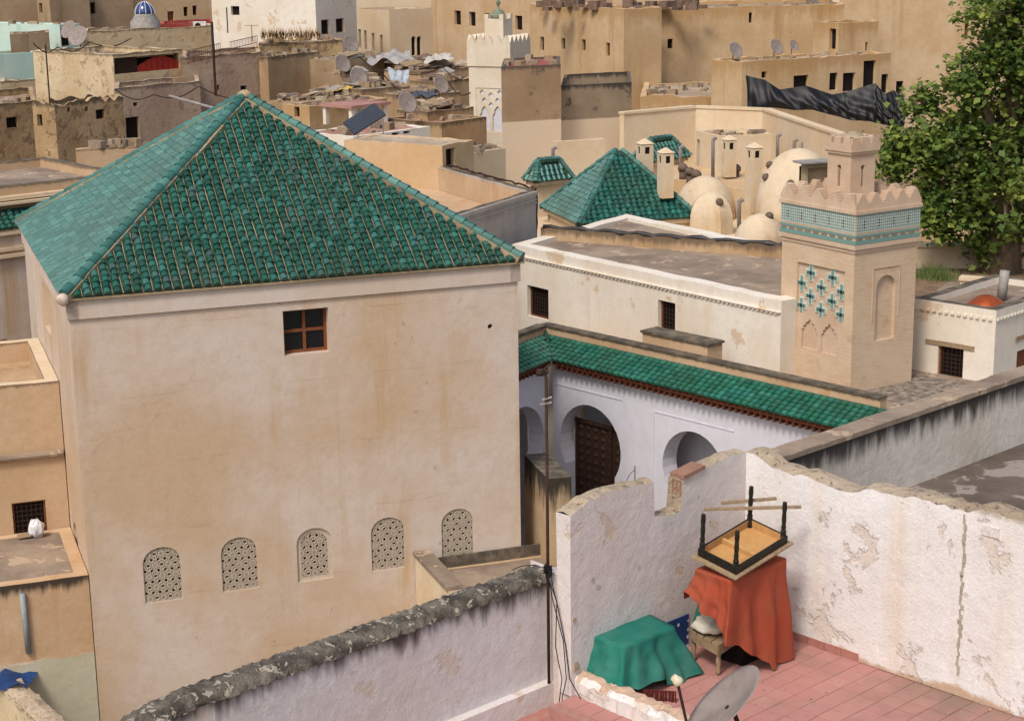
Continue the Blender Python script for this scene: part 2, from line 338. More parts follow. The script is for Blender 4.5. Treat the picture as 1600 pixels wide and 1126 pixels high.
# upper window: recessed wooden casement with four dark panes
def casement(root, fr, r, mat, depth=.3, nx=2, ny=2, bw=.07, pane=None):
    u0, u1, z0, z1 = r; p = MB(); p.obox(fr.pt(u0-.02, z0-.02, -depth-.04), fr.u*(u1-u0+.04), fr.n*.03, Vector((0, 0, z1-z0+.04)))
    win = p.build('window', pane or T['glass'], root); f = MB()
    for k in range(nx+1):
        uu = u0 + (u1-u0)*k/nx - bw/2; f.obox(fr.pt(max(u0, min(u1-bw, uu)), z0, -depth), fr.u*bw, fr.n*.05, Vector((0, 0, z1-z0)))
    for k in range(ny+1):
        zz = max(z0, min(z1-bw, z0 + (z1-z0)*k/ny - bw/2)); f.obox(fr.pt(u0, zz, -depth+.003), fr.u*(u1-u0), fr.n*.04, Vector((0, 0, bw)))
    f.build('frame', mat, win); return win
casement(tower, FT, up_r, T['wood'], depth=.27)
# arched plaster lattices: rosettes of twelve petals on a hexagonal net
def lattice(root, fr, r, deep=.06, rr=.155, d=-.02):
    u0, u1, z0, z1 = r; R = (u1-u0)/2; cz = z1 - R*.84; cu = (u0+u1)/2
    def inside(u, z):
        if z < z0 or u < u0+.01 or u > u1-.01: return False
        return z < cz or ((u-cu)/R)**2 + ((z-cz)/(R*.84))**2 < .97
    mb = MB(); t = .016
    def bar(a, b, wd=t):
        mu, mz = (a[0]+b[0])/2, (a[1]+b[1])/2
        if not inside(mu, mz): return
        du, dz = b[0]-a[0], b[1]-a[1]; L = math.hypot(du, dz)
        if L < 1e-4: return
        du, dz = du/L, dz/L; o = fr.pt(a[0], a[1], d) - (fr.u*(-dz) + Vector((0, 0, du)))*wd/2
        mb.obox(o, (fr.u*du + Vector((0, 0, dz)))*L, (fr.u*(-dz) + Vector((0, 0, du)))*wd, -fr.n*deep)
    row = 0; z = z0 + rr*.6
    while z < z1 + rr:
        k = -3; off = (row % 2) * rr
        while k < 4:
            c0 = (cu + k*2*rr + off, z); k += 1
            if abs(c0[0]-cu) > R + rr: continue
            for i in range(12):
                a, b = 2*math.pi*i/12, 2*math.pi*(i+1)/12; q = lambda rad, an: (c0[0]+rad*math.cos(an), c0[1]+rad*math.sin(an))
                bar(q(rr*.34, a), q(rr*.3, b), .05); bar(q(0, a), q(rr*.28, a), .03); bar(q(rr*.3, a), q(rr*.62, a), .011); bar(q(rr*.62, a), q(rr*.8, (a+b)/2), .014); bar(q(rr*.8, (a+b)/2), q(rr*.62, b), .014); bar(q(rr*.8, (a+b)/2), q(rr*1.1, (a+b)/2), .016)
            for i in range(6):
                a = math.pi/6 + math.pi/3*i; bar((c0[0]+rr*1.0*math.cos(a-.28), c0[1]+rr*1.0*math.sin(a-.28)), (c0[0]+rr*1.0*math.cos(a+.28), c0[1]+rr*1.0*math.sin(a+.28)), .026)
        z += rr*1.73; row += 1
    L = arch_loop(r, f=.42); n = len(L)              # plain margin round the screen
    inn = [(cu + (u-cu)*.95, z0+.03 + (z-z0)*.965) for u, z in L]
    for i in range(n):
        j = (i+1) % n; mb.add([fr.pt(*L[i], d), fr.pt(*L[j], d), fr.pt(*inn[j], d), fr.pt(*inn[i], d)], [(0, 1, 2, 3)])
    return mb
for i, a in enumerate(arches):
    if i == 2:
        c = (a[0]+a[1])/2; ai = (c-(a[1]-a[0])*.38, c+(a[1]-a[0])*.38, a[2]+.07, a[3]-.12)
    else: ai = a
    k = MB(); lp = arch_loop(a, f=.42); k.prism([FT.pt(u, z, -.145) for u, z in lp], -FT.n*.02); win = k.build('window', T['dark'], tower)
    lattice(tower, FT, ai, d=-.03 if i != 2 else -.06).build('lattice_screen', T['lattice'], win)
    if i == 2:
        k = MB(); panel(k, FT, lp, [arch_loop(ai, f=.42)], depth=.03, d=-.055); k.build('surround', T['lattice'], win)
for a in la:
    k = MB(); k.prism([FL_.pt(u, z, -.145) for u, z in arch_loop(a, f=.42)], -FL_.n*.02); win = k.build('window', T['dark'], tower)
    lattice(tower, FL_, a, d=-.05).build('lattice_screen', T['lattice'], win)
k = MB(); k.prism([FL_.pt(u, z, -.14) for u, z in rect_loop(nic)], -FL_.n*.02); k.build('niche_back', T['tower_trim'], tower)
k = MB(); k.prism([FT.pt(u, z, -.14) for u, z in hole], -FT.n*.02); k.build('vent_hole', T['dark'], tower)
# ================================================================ near roof terrace
ZF = 13.6; G1 = math.radians(-46.5); DA = Vector((math.cos(G1), math.sin(G1), 0)); DB = Vector((-DA.y, DA.x, 0))   # DA runs right and nearer, DB right and farther
CO = Vector((2.83, 20.33, 0))                                    # inner corner of the two terrace walls
FRW = Fr(CO, CO + DA*6.5)                                        # right wall, inner face; n points to us/left
FRW.n = Vector((FRW.u.y, -FRW.u.x, 0))
LO = CO - DB*3.2; FLW = Fr(LO, CO)                               # left (back) wall, inner face
T['terrace_tile'] = simple('faded_red_floor_tile', 'c08078', rough=.75, dirt='a88a7c', var=.7, scale=2.5, bump=.1)
T['terrace_grout'] = simple('floor_grout', 'a87c72', rough=.9)
T['skirt'] = simple('red_skirting_tile', '9c665c', rough=.6, dirt='b39080', var=.6, scale=5)
T['brick'] = simple('hollow_brick_clay', '94705c', rough=.85, var=.25, scale=12)
T['edge'] = plaster('broken_masonry', 'c2b098', 'a08e76', patch='7e7260', patch_amt=.4, patch_scale=11, bump=1.0, rough_scale=9)
fl = MB(); c4 = [CO - DB*3.4 + DA*-.02, CO - DB*3.4 + DA*7.5, CO + DB*.1 + DA*7.5, CO + DB*.1 + DA*-.02]
fl.prism([Vector((p.x, p.y, ZF-.3)) for p in c4], (0, 0, .285)); floor = tag(fl.build('terrace_floor', T['terrace_grout'], org=(CO.x, CO.y, ZF)), 'faded red tiled floor of the near roof terrace', None, None, 'structure')
ts = .252; tm = MB(); tm.add([(0, 0, 0), (ts-.004, 0, 0), (ts-.004, ts-.004, 0), (0, ts-.004, 0), (.003, .003, .012), (ts-.007, .003, .012), (ts-.007, ts-.007, .012), (.003, ts-.007, .012)], [(4, 5, 6, 7), (0, 1, 5, 4), (1, 2, 6, 5), (2, 3, 7, 6), (3, 0, 4, 7)])
tme = bpy.data.meshes.new('floor_tile'); tme.from_pydata(tm.v, [], tm.f); tme.materials.append(tile_mat('floor_tile_red', ['b48078', 'b07a72', 'b78379', 'b37d74', 'b88479', 'b07b72'], rough=.8, dirt='ab948a', k=.9))
tb = Matrix((DA, DB, Vector((0, 0, 1)))).transposed()
for i in range(27):
    for j in range(-13, 0):
        p = CO + DA*(i*ts) + DB*(j*ts) + Vector((0, 0, ZF-.014)); x, y = pix(p + DA*.12 + DB*.12)
        if 840 < x < 1640 and y < 1165:
            o = link('floor_tile', tme, floor); o.matrix_local = Matrix.Translation(p - ORG[floor] + Vector((0, 0, random.uniform(-.002, .003)))) @ tb.to_4x4()
def traced_wall(name, label, cat, fr, top_px, zb, th, mat, topmat, n_sub=6, rough=.02, u_clip=None):
    """wall whose broken top edge follows pixels on its plane; thickness th away from us"""
    prof = [fr.px(x, y) for x, y in top_px]; pts = []
    for (u0, z0), (u1, z1) in zip(prof, prof[1:]):
        k = max(1, int(abs(u1-u0) / .09)) if abs(u1-u0) > .04 else 1
        for i in range(k): t = i/k; pts.append((u0+(u1-u0)*t, z0+(z1-z0)*t + (random.uniform(-rough, rough) if i else 0)))
    pts.append(prof[-1]); us, ue = pts[0][0], pts[-1][0]
    root = thing(name, label, cat, fr.pt(us, zb)); mb = MB()
    panel(mb, fr, [(us, zb), (ue, zb)] + pts[::-1], [], 0); f2 = [fr.pt(u, z, -th - random.uniform(0, .04)) for u, z in pts]
    nb = len(pts); fr_t = [fr.pt(u, z) for u, z in pts]; tp = MB()
    mid = [(a+b)/2 + Vector((0, 0, random.uniform(.0, rough*1.5))) for a, b in zip(fr_t, f2)]
    tp.add(fr_t + mid + f2, [(i, i+1, nb+i+1, nb+i) for i in range(nb-1)] + [(nb+i, nb+i+1, 2*nb+i+1, 2*nb+i) for i in range(nb-1)])
    mb.add(f2 + [fr.pt(u, zb, -th) for u, z in pts], [(i+1, i, nb+i, nb+i+1) for i in range(nb-1)])
    for q, (u, z) in ((0, pts[0]), (-1, pts[-1])): mb.add([fr.pt(u, zb), fr.pt(u, z), f2[q], fr.pt(u, zb, -th)], [(0, 1, 2, 3)])
    mb.build('wall_face', mat, root, ztop=max(z for u, z in pts)); tp.build('broken_top', topmat, root); return root
lw = traced_wall('terrace_wall', 'pinkish lime-washed terrace wall with a stepped broken top and a notch', 'wall', FLW,
    [(891, 806), (911, 792), (919, 781), (950, 770), (1000, 758), (1021, 752), (1023, 806), (1042, 806), (1064, 797), (1066, 750), (1100, 733), (1129, 718), (1150, 710), (1166, 706)], ZF, .2, T['rose'], T['edge'])
rw = traced_wall('terrace_wall', 'lumpy white-washed terrace wall with a vertical crack and red skirting', 'wall', FRW,
    [(1164, 706), (1178, 709), (1196, 722), (1228, 738), (1262, 744), (1290, 757), (1330, 769), (1352, 764), (1400, 774), (1440, 780), (1500, 795), (1512, 801), (1524, 797), (1560, 802), (1602, 815), (1680, 836)], ZF, .32, T['whitewash'], T['edge'], rough=.03)
T['crackm'] = plaster('crack_filling', 'c9c0b4', 'a89c8c', patch='7c7060', patch_amt=.42, patch_scale=9, bump=.8)
cr = MB(); u0, zc = FRW.px(1511, 800); zc -= .03          # broken strip of masonry along the crack
for k in range(34):
    z = ZF + .25 + (zc-ZF-.25)*k/34; cr.obox(FRW.pt(u0 - .035 + random.uniform(-.015, .015), z, -.02), FRW.u*random.uniform(.02, .045), Vector((0, 0, (zc-ZF)/34*.9)), FRW.n*random.uniform(.021, .032))
tag(cr.build('crack_rubble', T['crackm'], rw), kind='stuff')
sk = MB()
for i in range(7):
    m_ = MB(); m_.obox(FRW.pt(.02 + i*.245, ZF, 0), FRW.u*.238, FRW.n*.012, Vector((0, 0, .1))); m_.build('skirting_tile', T['skirt'], rw)
sg = MB(); q = FRW.rect(1535, 1562, 822, 838); sg.obox(FRW.pt(q[0], q[2], 0), FRW.u*(q[1]-q[0]), FRW.n*.012, Vector((0, 0, q[3]-q[2]))); wp = sg.build('meter_plate', simple('white_plate', 'd8d4ce', rough=.5, dirt='8a8078', var=.5, scale=30), rw)
# hollow bricks and roof-tile bits left in the broken wall ends
def hollow_brick(o, a, b, c, parent, n=2):
    o, a, b, c = map(Vector, (o, a, b, c)); k = MB(); t = .16; ah, ch = a, c
    k.obox(o, a, b, c*t); k.obox(o + c*(1-t), a, b, c*t); k.obox(o + c*t, a*t, b, c*(1-2*t)); k.obox(o + a*(1-t) + c*t, a*t, b, c*(1-2*t)); k.obox(o + a*(.5-t/2) + c*t, a*t, b, c*(1-2*t)); k.obox(o + b*.6 + a*t + c*t, a*(1-2*t), b*.1, c*(1-2*t))
    return k.build('hollow_brick', T['brick'], parent)
ue = FLW.px(889, 830)[0]; zt = FLW.px(889, 803)[1]
for i in (): hollow_brick(FLW.pt(ue - .03 + random.uniform(-.02, .02), zt - .16*(i+1) + .02, -.02), FLW.n*-.12, FLW.u*.06, (0, 0, .13), lw)
ue2, zn = FLW.px(1066, 796); zn2 = FLW.px(1066, 750)[1]
for i in range(3): hollow_brick(FLW.pt(ue2 - .015, zn + (zn2-zn)*i/3, -.01), FLW.n*-.14, FLW.u*.05, (0, 0, (zn2-zn)/3*.93), lw)
tb_ = MB(); a_, b_ = FLW.pt(*FLW.px(1066, 748), .03), FLW.pt(*FLW.px(1100, 731), .03)
for i in range(2): tb_.obox(a_ + (b_-a_)*(i*.5), (b_-a_)*.48, FLW.n*-.22, Vector((0, 0, .045)))
tb_.build('clay_coping_tile', T['brick'], lw)
k = MB(); k.obox(FLW.pt(FLW.px(1075, 950)[0], ZF, 0), FLW.u*-.45, FLW.n*.015, Vector((0, 0, .42)))   # blue dotted tile dado
m_, nt_, b__, tc_ = new_mat('blue_dotted_tile'); vo = nt_.nodes.new('ShaderNodeTexVoronoi'); vo.inputs['Scale'].default_value = 9; vo.inputs['Randomness'].default_value = .25; nt_.links.new(tc_.outputs['Object'], vo.inputs['Vector'])
nt_.links.new(_mix(nt_, _ramp(nt_, vo.outputs['Distance'], .2, .26), lin('c8ccd4'), lin('27406e')), b__.inputs['Base Color']); b__.inputs['Roughness'].default_value = .4
k.build('blue_tile_dado', m_, lw)
# ---------------------------------------------------------------- front parapet with lichen coping
ZP = 15.0; pa, pb = P(862, 884, ZP), P(330, 1071, ZP); pdir = (pb-pa).normalized()
FPA = Fr(pb + pdir*2.2, pa)                                       # n faces us
par = thing('parapet_wall', 'lavender parapet wall with rough dark lichen-covered rounded coping', 'parapet', FPA.pt(0, 12))
k = MB(); L = FPA.w; zt_ = lambda u: ZP - .12 - max(0, (2.1-u)/2.1)**1.6*.55
ns = 24; prof = [(L*i/ns, zt_(L*i/ns)) for i in range(ns+1)]
panel(k, FPA, [(0, 11.5), (L, 11.5)] + prof[::-1], [], 0); back = MB()
k.add([FPA.pt(u, z, -.34) for u, z in prof] + [FPA.pt(u, 9.0, -.34) for u, z in prof], [(i+1, i, ns+1+i, ns+2+i) for i in range(ns)]); k.add([FPA.pt(L, 11.5), FPA.pt(L, prof[-1][1]), FPA.pt(L, prof[-1][1], -.34), FPA.pt(L, 11.5, -.34)], [(0, 1, 2, 3)])
k.build('wall_face', T['lav'], par, ztop=ZP-.05)
k = MB(); n1, n2 = 150, 9; vs = []                                # rough rounded coping
for i in range(n1+1):
    u = L*i/n1; z0 = zt_(u)
    for j in range(n2+1):
        a = math.pi*j/n2; rr = 1 + random.uniform(-.16, .16); vs.append(FPA.pt(u, z0 - .04 + .12*math.sin(a)*rr + random.uniform(-.01, .01), -.17 + .205*math.cos(a)*(1 + random.uniform(-.09, .09))))
k.add(vs, [(i*(n2+1)+j, i*(n2+1)+j+1, (i+1)*(n2+1)+j+1, (i+1)*(n2+1)+j) for i in range(n1) for j in range(n2)]); k.build('lichen_coping', T['lichen'], par, smooth=True)
k = MB(); k.obox(FPA.pt(L-3.0, ZF-.25, 0), FPA.u*2.98, FPA.n*.12, Vector((0, 0, .3))); k.build('skirting_ledge', T['rose'], par)
# pier between parapet and terrace wall, low kerb, front floor
pier = thing('wall_pier', 'short pier of broken plaster and brick beside the iron pole', 'pier', (pa.x, pa.y, 12))
k = MB(); pp = [FPA.pt(L+.01, 0, .0), FPA.pt(L+.34, 0, .02), FLW.pt(FLW.px(893, 950)[0]+.02, 0, -.02), FLW.pt(FLW.px(893, 950)[0]+.02, 0, -.22), FPA.pt(L+.01, 0, -.36)]
k.prism([Vector((p.x, p.y, 12.0)) for p in pp], (0, 0, ZP-12.0-.02)); k.build('pier_body', T['rose'], pier)
k = MB()
for i in range(26):
    t = random.random(); q = pp[1]*(1-t) + pp[2]*t; s = random.uniform(.03, .06); k.obox(Vector((q.x-.01, q.y-.015, ZF + .1 + 1.3*i/26)), DA*s, DB*s*1.3, Vector((0, 0, s)))
tag(k.build('plaster_rubble', T['edge'], pier), kind='stuff')
ka, kb = P(880, 1046, ZF+.24), P(1120, 1150, ZF+.24); FK = Fr(ka, kb)
kerb = thing('low_kerb', 'low crumbling white kerb wall in front of the green covered table', 'kerb', FK.pt(0, ZF))
k = MB(); n1 = 50; vs = []
sec = [(.0, -.35), (.01, .17), (-.03, .235), (-.12, .25), (-.2, .235), (-.24, .17), (-.25, -.35)]
for i in range(n1+1):
    for d_, h_ in sec: vs.append(FK.pt(-.35 + (FK.w+.8)*i/n1, ZF + h_ + (random.uniform(-.018, .018) if h_ > 0 else 0), d_ + random.uniform(-.012, .012)))
s_ = len(sec); k.add(vs, [(i*s_+j, i*s_+j+1, (i+1)*s_+j+1, (i+1)*s_+j) for i in range(n1) for j in range(s_-1)]); k.build('kerb_body', T['whitewash'], kerb, ztop=ZF+1)
k = MB(); q0 = P(855, 1068, ZF-.2); k.prism([Vector((p.x, p.y, ZF-.5)) for p in (FPA.pt(L-4, 0, 0), FPA.pt(L-4, 0, 4), FK.pt(4, 0, .02), FK.pt(-.4, 0, .02), FPA.pt(L+.1, 0, 0))], (0, 0, .28)); tag(k.build('near_floor', simple('worn_red_floor', 'a4675c', rough=.8, dirt='a5958a', var=.8, scale=3), org=(q0.x, q0.y, ZF-.5)), 'worn red floor in front of the kerb', None, None, 'structure')
# ---------------------------------------------------------------- green covered table
def drape(poly, ztop, hem, flare, folds, amp, rows=16, seg=120, phase=0.0, rnd=.05, sag=.02):
    """cloth over a flat top: poly corners (xy), hem(s)->z, s in 0..1 round the edge"""
    n = len(poly); c = sum((Vector(p) for p in poly), Vector((0, 0)))/n; per = [];
    for i in range(seg):
        s = i/seg*n; a = int(s); t = s-a; p = Vector(poly[a % n])*(1-t) + Vector(poly[(a+1) % n])*t
        cc = max(0, 1 - min(t, 1-t)/.06); p = p + (c-p)*.035*cc; per.append(p)
    mb = MB(); vs = []; top = 5
    for r in range(top+1):
        k = r/top
        for p in per: q = c + (p-c)*k; vs.append((q.x, q.y, ztop - .012*(k**6) - sag*(1-k)*(.5+.5*math.sin(q.x*9+q.y*5))))
    for r in range(1, rows+1):
        k = r/rows
        for i, p in enumerate(per):
            s = i/seg; d = (p-c).normalized(); h = hem(s); co = min((s*n) % 1, 1-(s*n) % 1); cw = max(0, 1-co/.16)
            f = (math.sin(2*math.pi*folds*s + phase + .8*math.sin(7*s*6.28)) * amp + .6*amp*math.sin(2*math.pi*folds*2.3*s + 1.3)) * k**.8 + flare*k**1.3 + cw*flare*.7*k
            nz = noise.noise(Vector((p.x*6, p.y*6, k*2.5)))*.05 + noise.noise(Vector((p.x*14, p.y*14, k*5)))*.022; q = p + d*(f + nz*k**.5); vs.append((q.x, q.y, ztop - .015 + (h + .05*noise.noise(Vector((p.x*5, p.y*5, 3)))-ztop+.015)*k))
    R = top + rows; mb.add(vs, [(r*seg+i, r*seg+(i+1) % seg, (r+1)*seg+(i+1) % seg, (r+1)*seg+i) for r in range(R) for i in range(seg)]); return mb
T['green_cloth'] = simple('teal_green_cloth', '1f7566', k=.78, rough=.9, dirt='5a8f7e', var=.55, scale=2.6, bump=.25)
T['orange_cloth'] = simple('rust_orange_cloth', 'a84c34', k=.78, rough=.95, dirt='9a5a40', var=.6, scale=3, bump=.3)
gq = [P(x, y, 14.22) for x, y in ((910, 986), (975, 1010), (1056, 977), (994, 947))]
gt = thing('covered_table', 'low table fully covered by a teal green cloth on the red terrace', 'table', (gq[0]+gq[2]).xy.to_3d()/2 + Vector((0, 0, ZF)))
drape([p.xy for p in gq], 14.22, lambda s: ZF + .06 + .05*math.sin(9*s) + (.1 if .12 < s < .4 else 0), .2, 7, .04).build('green_cloth', T['green_cloth'], gt, smooth=True)
gc = sum(gq, Vector())/4
for p in gq:
    k = MB(); q = gc + (p-gc)*.9; k.tube([(q.x, q.y, ZF), (q.x, q.y, 14.18)], .025); k.build('leg', T['oldwood'], gt)
fr_ = MB(); q0, q1 = P(1000, 1086, ZF+.05), P(1058, 1090, ZF+.05)
for i in range(22): q = q0 + (q1-q0)*(i/22); fr_.tube([q + Vector((0, 0, .08)), q + Vector((random.uniform(-.01, .01), random.uniform(-.02, .01), -.05))], .012, 4)
tag(fr_.build('rug_fringe', simple('dark_red_wool', '5a2620', rough=.95), gt), kind='stuff')
# ---------------------------------------------------------------- upturned table on the orange-draped cabinet
tz = 14.9; TF, TLf, TR = P(1149.4, 904.7, tz), P(1077.5, 870, tz+.12), P(1239.9, 847.8, tz+.15)
ua, ub = TR-TF, TLf-TF; un = ua.cross(ub).normalized()
if un.z < 0: un = -un
ub = ub - ua*(ub.dot(ua)/ua.length_squared)*.6
ut = thing('upturned_table', 'low black-legged wooden table lying upside down on the orange cloth', 'table', (TF + (ua+ub)/2))
k = MB(); k.obox(TF - un*.02, ua, ub, un*.02); k.build('table_top', T['oldwood'], ut)
inn = MB(); inn.obox(TF + ua*.06 + ub*.07 + un*.001, ua*.88, ub*.86, un*.004); inn.build('underside_board', simple('raw_pine', 'b98d58', rough=.8, scale=6, var=.3, dirt='8a6236'), ut)
blk = simple('black_paint', '17150f', rough=.55, dirt='3c3a36', var=.5, scale=25); pine = T['raw'] = simple('pine_rail', 'c09660', rough=.8, scale=9, var=.25)
ax, ay = ua.normalized(), ub.normalized(); la_, lb_ = ua.length*.88, ub.length*.86; o_ = TF + ua*.06 + ub*.07 + un*.005; hh = un*.1
for (o, a, b) in ((o_, ax*la_, ay*.025), (o_ + ay*(lb_-.025), ax*la_, ay*.025), (o_ + ay*.026, ax*.025, ay*(lb_-.052)), (o_ + ax*(la_-.025) + ay*.026, ax*.025, ay*(lb_-.052))):
    k = MB(); k.obox(o, a, b, hh); ap = k.build('apron', blk, ut)
    k = MB(); ctr = o_ + ax*la_/2 + ay*lb_/2; mid = o + a/2 + b/2; nd = (ctr-mid); nd = (ax*nd.dot(ax) if a.length < b.length else ay*nd.dot(ay)).normalized()
    k.obox(o + a*.03 + b*.03 + nd*(.026 if nd.dot(ax+ay) > 0 else .0) - (nd*.0), a*.94 if a.length > b.length else nd*.004, b*.94 if b.length > a.length else nd*.004, hh*.97); k.build('apron_liner', pine, ut)
k = MB(); k.obox(o_ + ax*la_*.42 + ay*.03, ax*.04, ay*(lb_-.06), un*.06); k.build('cross_rail', pine, ut)
for s, t in ((0, 0), (1, 0), (0, 1), (1, 1)):
    q = o_ + ax*(.035 + (la_-.07)*s) + ay*(.035 + (lb_-.07)*t); k = MB(); up_ = un*.35 + Vector((0, 0, .65)); up_.normalize()
    pr = [(.034, 0), (.034, .15), (.024, .17), (.03, .2), (.024, .23), (.029, .3), (.024, .38), (.03, .42), (.026, .5), (.02, .505)]
    k.lathe(q, [(r, h*1.02) for r, h in pr], 10, axis=up_); k.build('leg', blk, ut, smooth=False)
def plank(name, label, x0, y0, x1, y1, z0, z1, wd=.06, th=.025):
    a, b = P(x0, y0, z0), P(x1, y1, z1); d = (b-a); k = MB(); sd_ = d.cross(Vector((0, 0, 1))).normalized()*wd
    k.obox(a - sd_/2, d, sd_, Vector((0, 0, th))); return tag(k.build(name, T['oldwood'], org=a), label, 'plank', 'loose planks')
ZPL = tz + .47
plank('plank', 'longer weathered plank laid across the upturned table legs', 1099, 797, 1252, 793, ZPL, ZPL+.05)
plank('plank', 'shorter weathered plank lying behind the longer one on the table legs', 1127, 787, 1213, 780, ZPL+.06, ZPL+.09)
cab_c = TF + (ua+ub)/2
oc = thing('draped_cabinet', 'tall cabinet draped with a rust orange cloth in the terrace corner', 'cabinet', (cab_c.x, cab_c.y, ZF))
k = MB(); q4 = [TF + ua*s + ub*t for s, t in ((.5, .45), (.93, .45), (.93, .95), (.5, .95))]; k.prism([Vector((p.x, p.y, ZF)) for p in q4], (0, 0, tz-.1-ZF)); k.build('cabinet_body', T['dark'], oc)
op = [(TF + ua*s + ub*t).xy for s, t in ((.0, .12), (.96, .06), (1.0, .96), (.04, .98))]
def ohem(s):                                              # s 0-.25 front right side, .75-1 front left side
    if s < .14: return ZF + .62 - (s/.14)*.5
    if s < .3: return ZF + .03
    if s < .6: return ZF + .3
    if s < .75: return ZF + .9
    return ZF + 1.0 - (s-.75)/.25*.38
drape(op, tz-.03, ohem, .1, 6, .04, rows=22, seg=160, phase=1.0).build('orange_cloth', T['orange_cloth'], oc, smooth=True)
st = thing('wooden_stool', 'small slatted wooden stool with turned legs beside the orange cloth', 'stool', P(1087, 1040, ZF))
s0, s1, s2 = P(1077, 986, 13.97), P(1123, 1012, 13.97), P(1160, 988, 13.97); sa, sb = s1-s0, s2-s1
for i in range(4):
    k = MB(); k.obox(s0 + sa*(i*.25+.01), sa*.225, sb, Vector((0, 0, .03))); k.build('slat', T['oldwood'], st)
k = MB(); k.obox(s0 + sa*.02 + Vector((0, 0, -.1)), sa*.96, sb.normalized()*.03, Vector((0, 0, .1))); k.build('rail', T['oldwood'], st)
k = MB(); k.obox(s1 - sa*.06 + Vector((0, 0, -.1)), sa.normalized()*.03, sb*.98, Vector((0, 0, .1))); k.build('rail', T['oldwood'], st)
for s, t in ((.08, .1), (.92, .1), (.92, .9), (.08, .9)):
    q = s0 + sa*s + sb*t; k = MB(); k.lathe((q.x, q.y, ZF), [(.018, 0), (.028, .05), (.022, .1), (.034, .16), (.026, .22), (.035, .28)], 8); k.build('leg', T['oldwood'], st, smooth=True)
def sack(c, rx, ry, rz, yaw, n=28, m=16, sq=.6, wr=.05):
    k = MB(); vs = []; x, y = Vector((math.cos(yaw), math.sin(yaw), 0)), Vector((-math.sin(yaw), math.cos(yaw), 0))
    for j in range(m+1):
        b = -math.pi/2 + math.pi*j/m
        for i in range(n):
            a = 2*math.pi*i/n; f = lambda v: math.copysign(abs(v)**sq, v); w_ = 1 + wr*math.sin(5*a+3*b) + wr*4*noise.noise(Vector((math.cos(a)*2.2, math.sin(a)*2.2, b*1.8)))
            vs.append(Vector(c) + x*f(math.cos(a))*math.cos(b)*rx*w_ + y*f(math.sin(a))*math.cos(b)*ry*w_ + Vector((0, 0, f(math.sin(b))*rz*w_)))
    return k.add(vs, [(j*n+i, j*n+(i+1) % n, (j+1)*n+(i+1) % n, (j+1)*n+i) for j in range(m) for i in range(n)])
sc_ = s0 + sa*.55 + sb*.5 + Vector((0, 0, .12)); tag(sack(sc_, .27, .2, .075, G1+1.2).build('white_sack', simple('white_sacking', 'c9c2b4', rough=.9, dirt='a0a890', var=.5, scale=7, bump=.3), smooth=True, org=sc_-Vector((0, 0, .07))), 'crumpled dirty white sack lying on the wooden stool', 'sack')
k = MB(); a_ = P(1078, 985, 13.98); k.obox(a_, P(1096, 925, 14.35) - a_, Vector((.08, .05, 0)), Vector((.02, .06, .04))); tag(k.build('folded_cloth', T['green_cloth'], org=a_), 'folded teal cloth leaning against the wall by the stool', 'cloth')
# ---------------------------------------------------------------- satellite dish in front
def dish(name, label, c, R, face, mat, group=None, deep=.16, arm=True, rim=True, mast=True):
    root = thing(name, label, 'satellite dish', c, group); f = Vector(face).normalized(); c = Vector(c); k = MB()
    prof = [(R*i/8, deep*R*2*((i/8)**2 - 1)*.5) for i in range(9)]; x = f.orthogonal().normalized(); y = f.cross(x); vs, fs = [], []; n = 28
    for th in (0, .02*R):
        for r_, h_ in prof:
            for i in range(n): a = 2*math.pi*i/n; vs.append(c + (x*math.cos(a) + y*math.sin(a))*r_ + f*(h_ - th))
    for s_ in (0, 9*n):
        for j in range(8):
            for i in range(n): fs.append((s_+j*n+i, s_+j*n+(i+1) % n, s_+(j+1)*n+(i+1) % n, s_+(j+1)*n+i))
    for i in range(n): fs.append((8*n+i, 8*n+(i+1) % n, 17*n+(i+1) % n, 17*n+i))
    k.add(vs, fs); k.build('reflector', mat, root, smooth=True, uv=False)
    if arm:
        low = (Vector((0, 0, -1)) - f*Vector((0, 0, -1)).dot(f)).normalized(); tip = c + f*R*.95 + low*R*.35
        k = MB(); k.tube([c + low*R*.95 - f*.03, tip], .02*R+.006, 6); k.build('feed_arm', T['iron'], root)
        k = MB(); k.lathe(tip, [(.05*R+.01, -.12*R), (.07*R+.01, -.02*R), (.09*R+.008, 0), (.09*R+.008, .08*R), (.02, .1*R)], 12, axis=-f); k.build('feed_horn', simple('feed_plastic', 'cfc6a8', rough=.5), root, smooth=True)
    if not mast: return root
    k = MB(); gp = c - f*(deep*R + .05); k.tube([gp + f*.06, gp - f*.06, Vector((gp.x, gp.y, gp.z)) - f*.1 + Vector((0, 0, -.1*R)), Vector((gp.x - f.x*.1, gp.y - f.y*.1, gp.z - R*1.35))], .035*R+.008, 7); k.build('mast', T['iron'], root)
    return root
T['dish'] = simple('weathered_dish_grey', '8e837b', rough=.6, dirt='6a5c52', var=.6, scale=4)
dish('satellite_dish', 'large brown-grey satellite dish standing in front of the red terrace', PY(1128, 1096, 15.6), .48, (-.67, .04, .72), T['dish'])
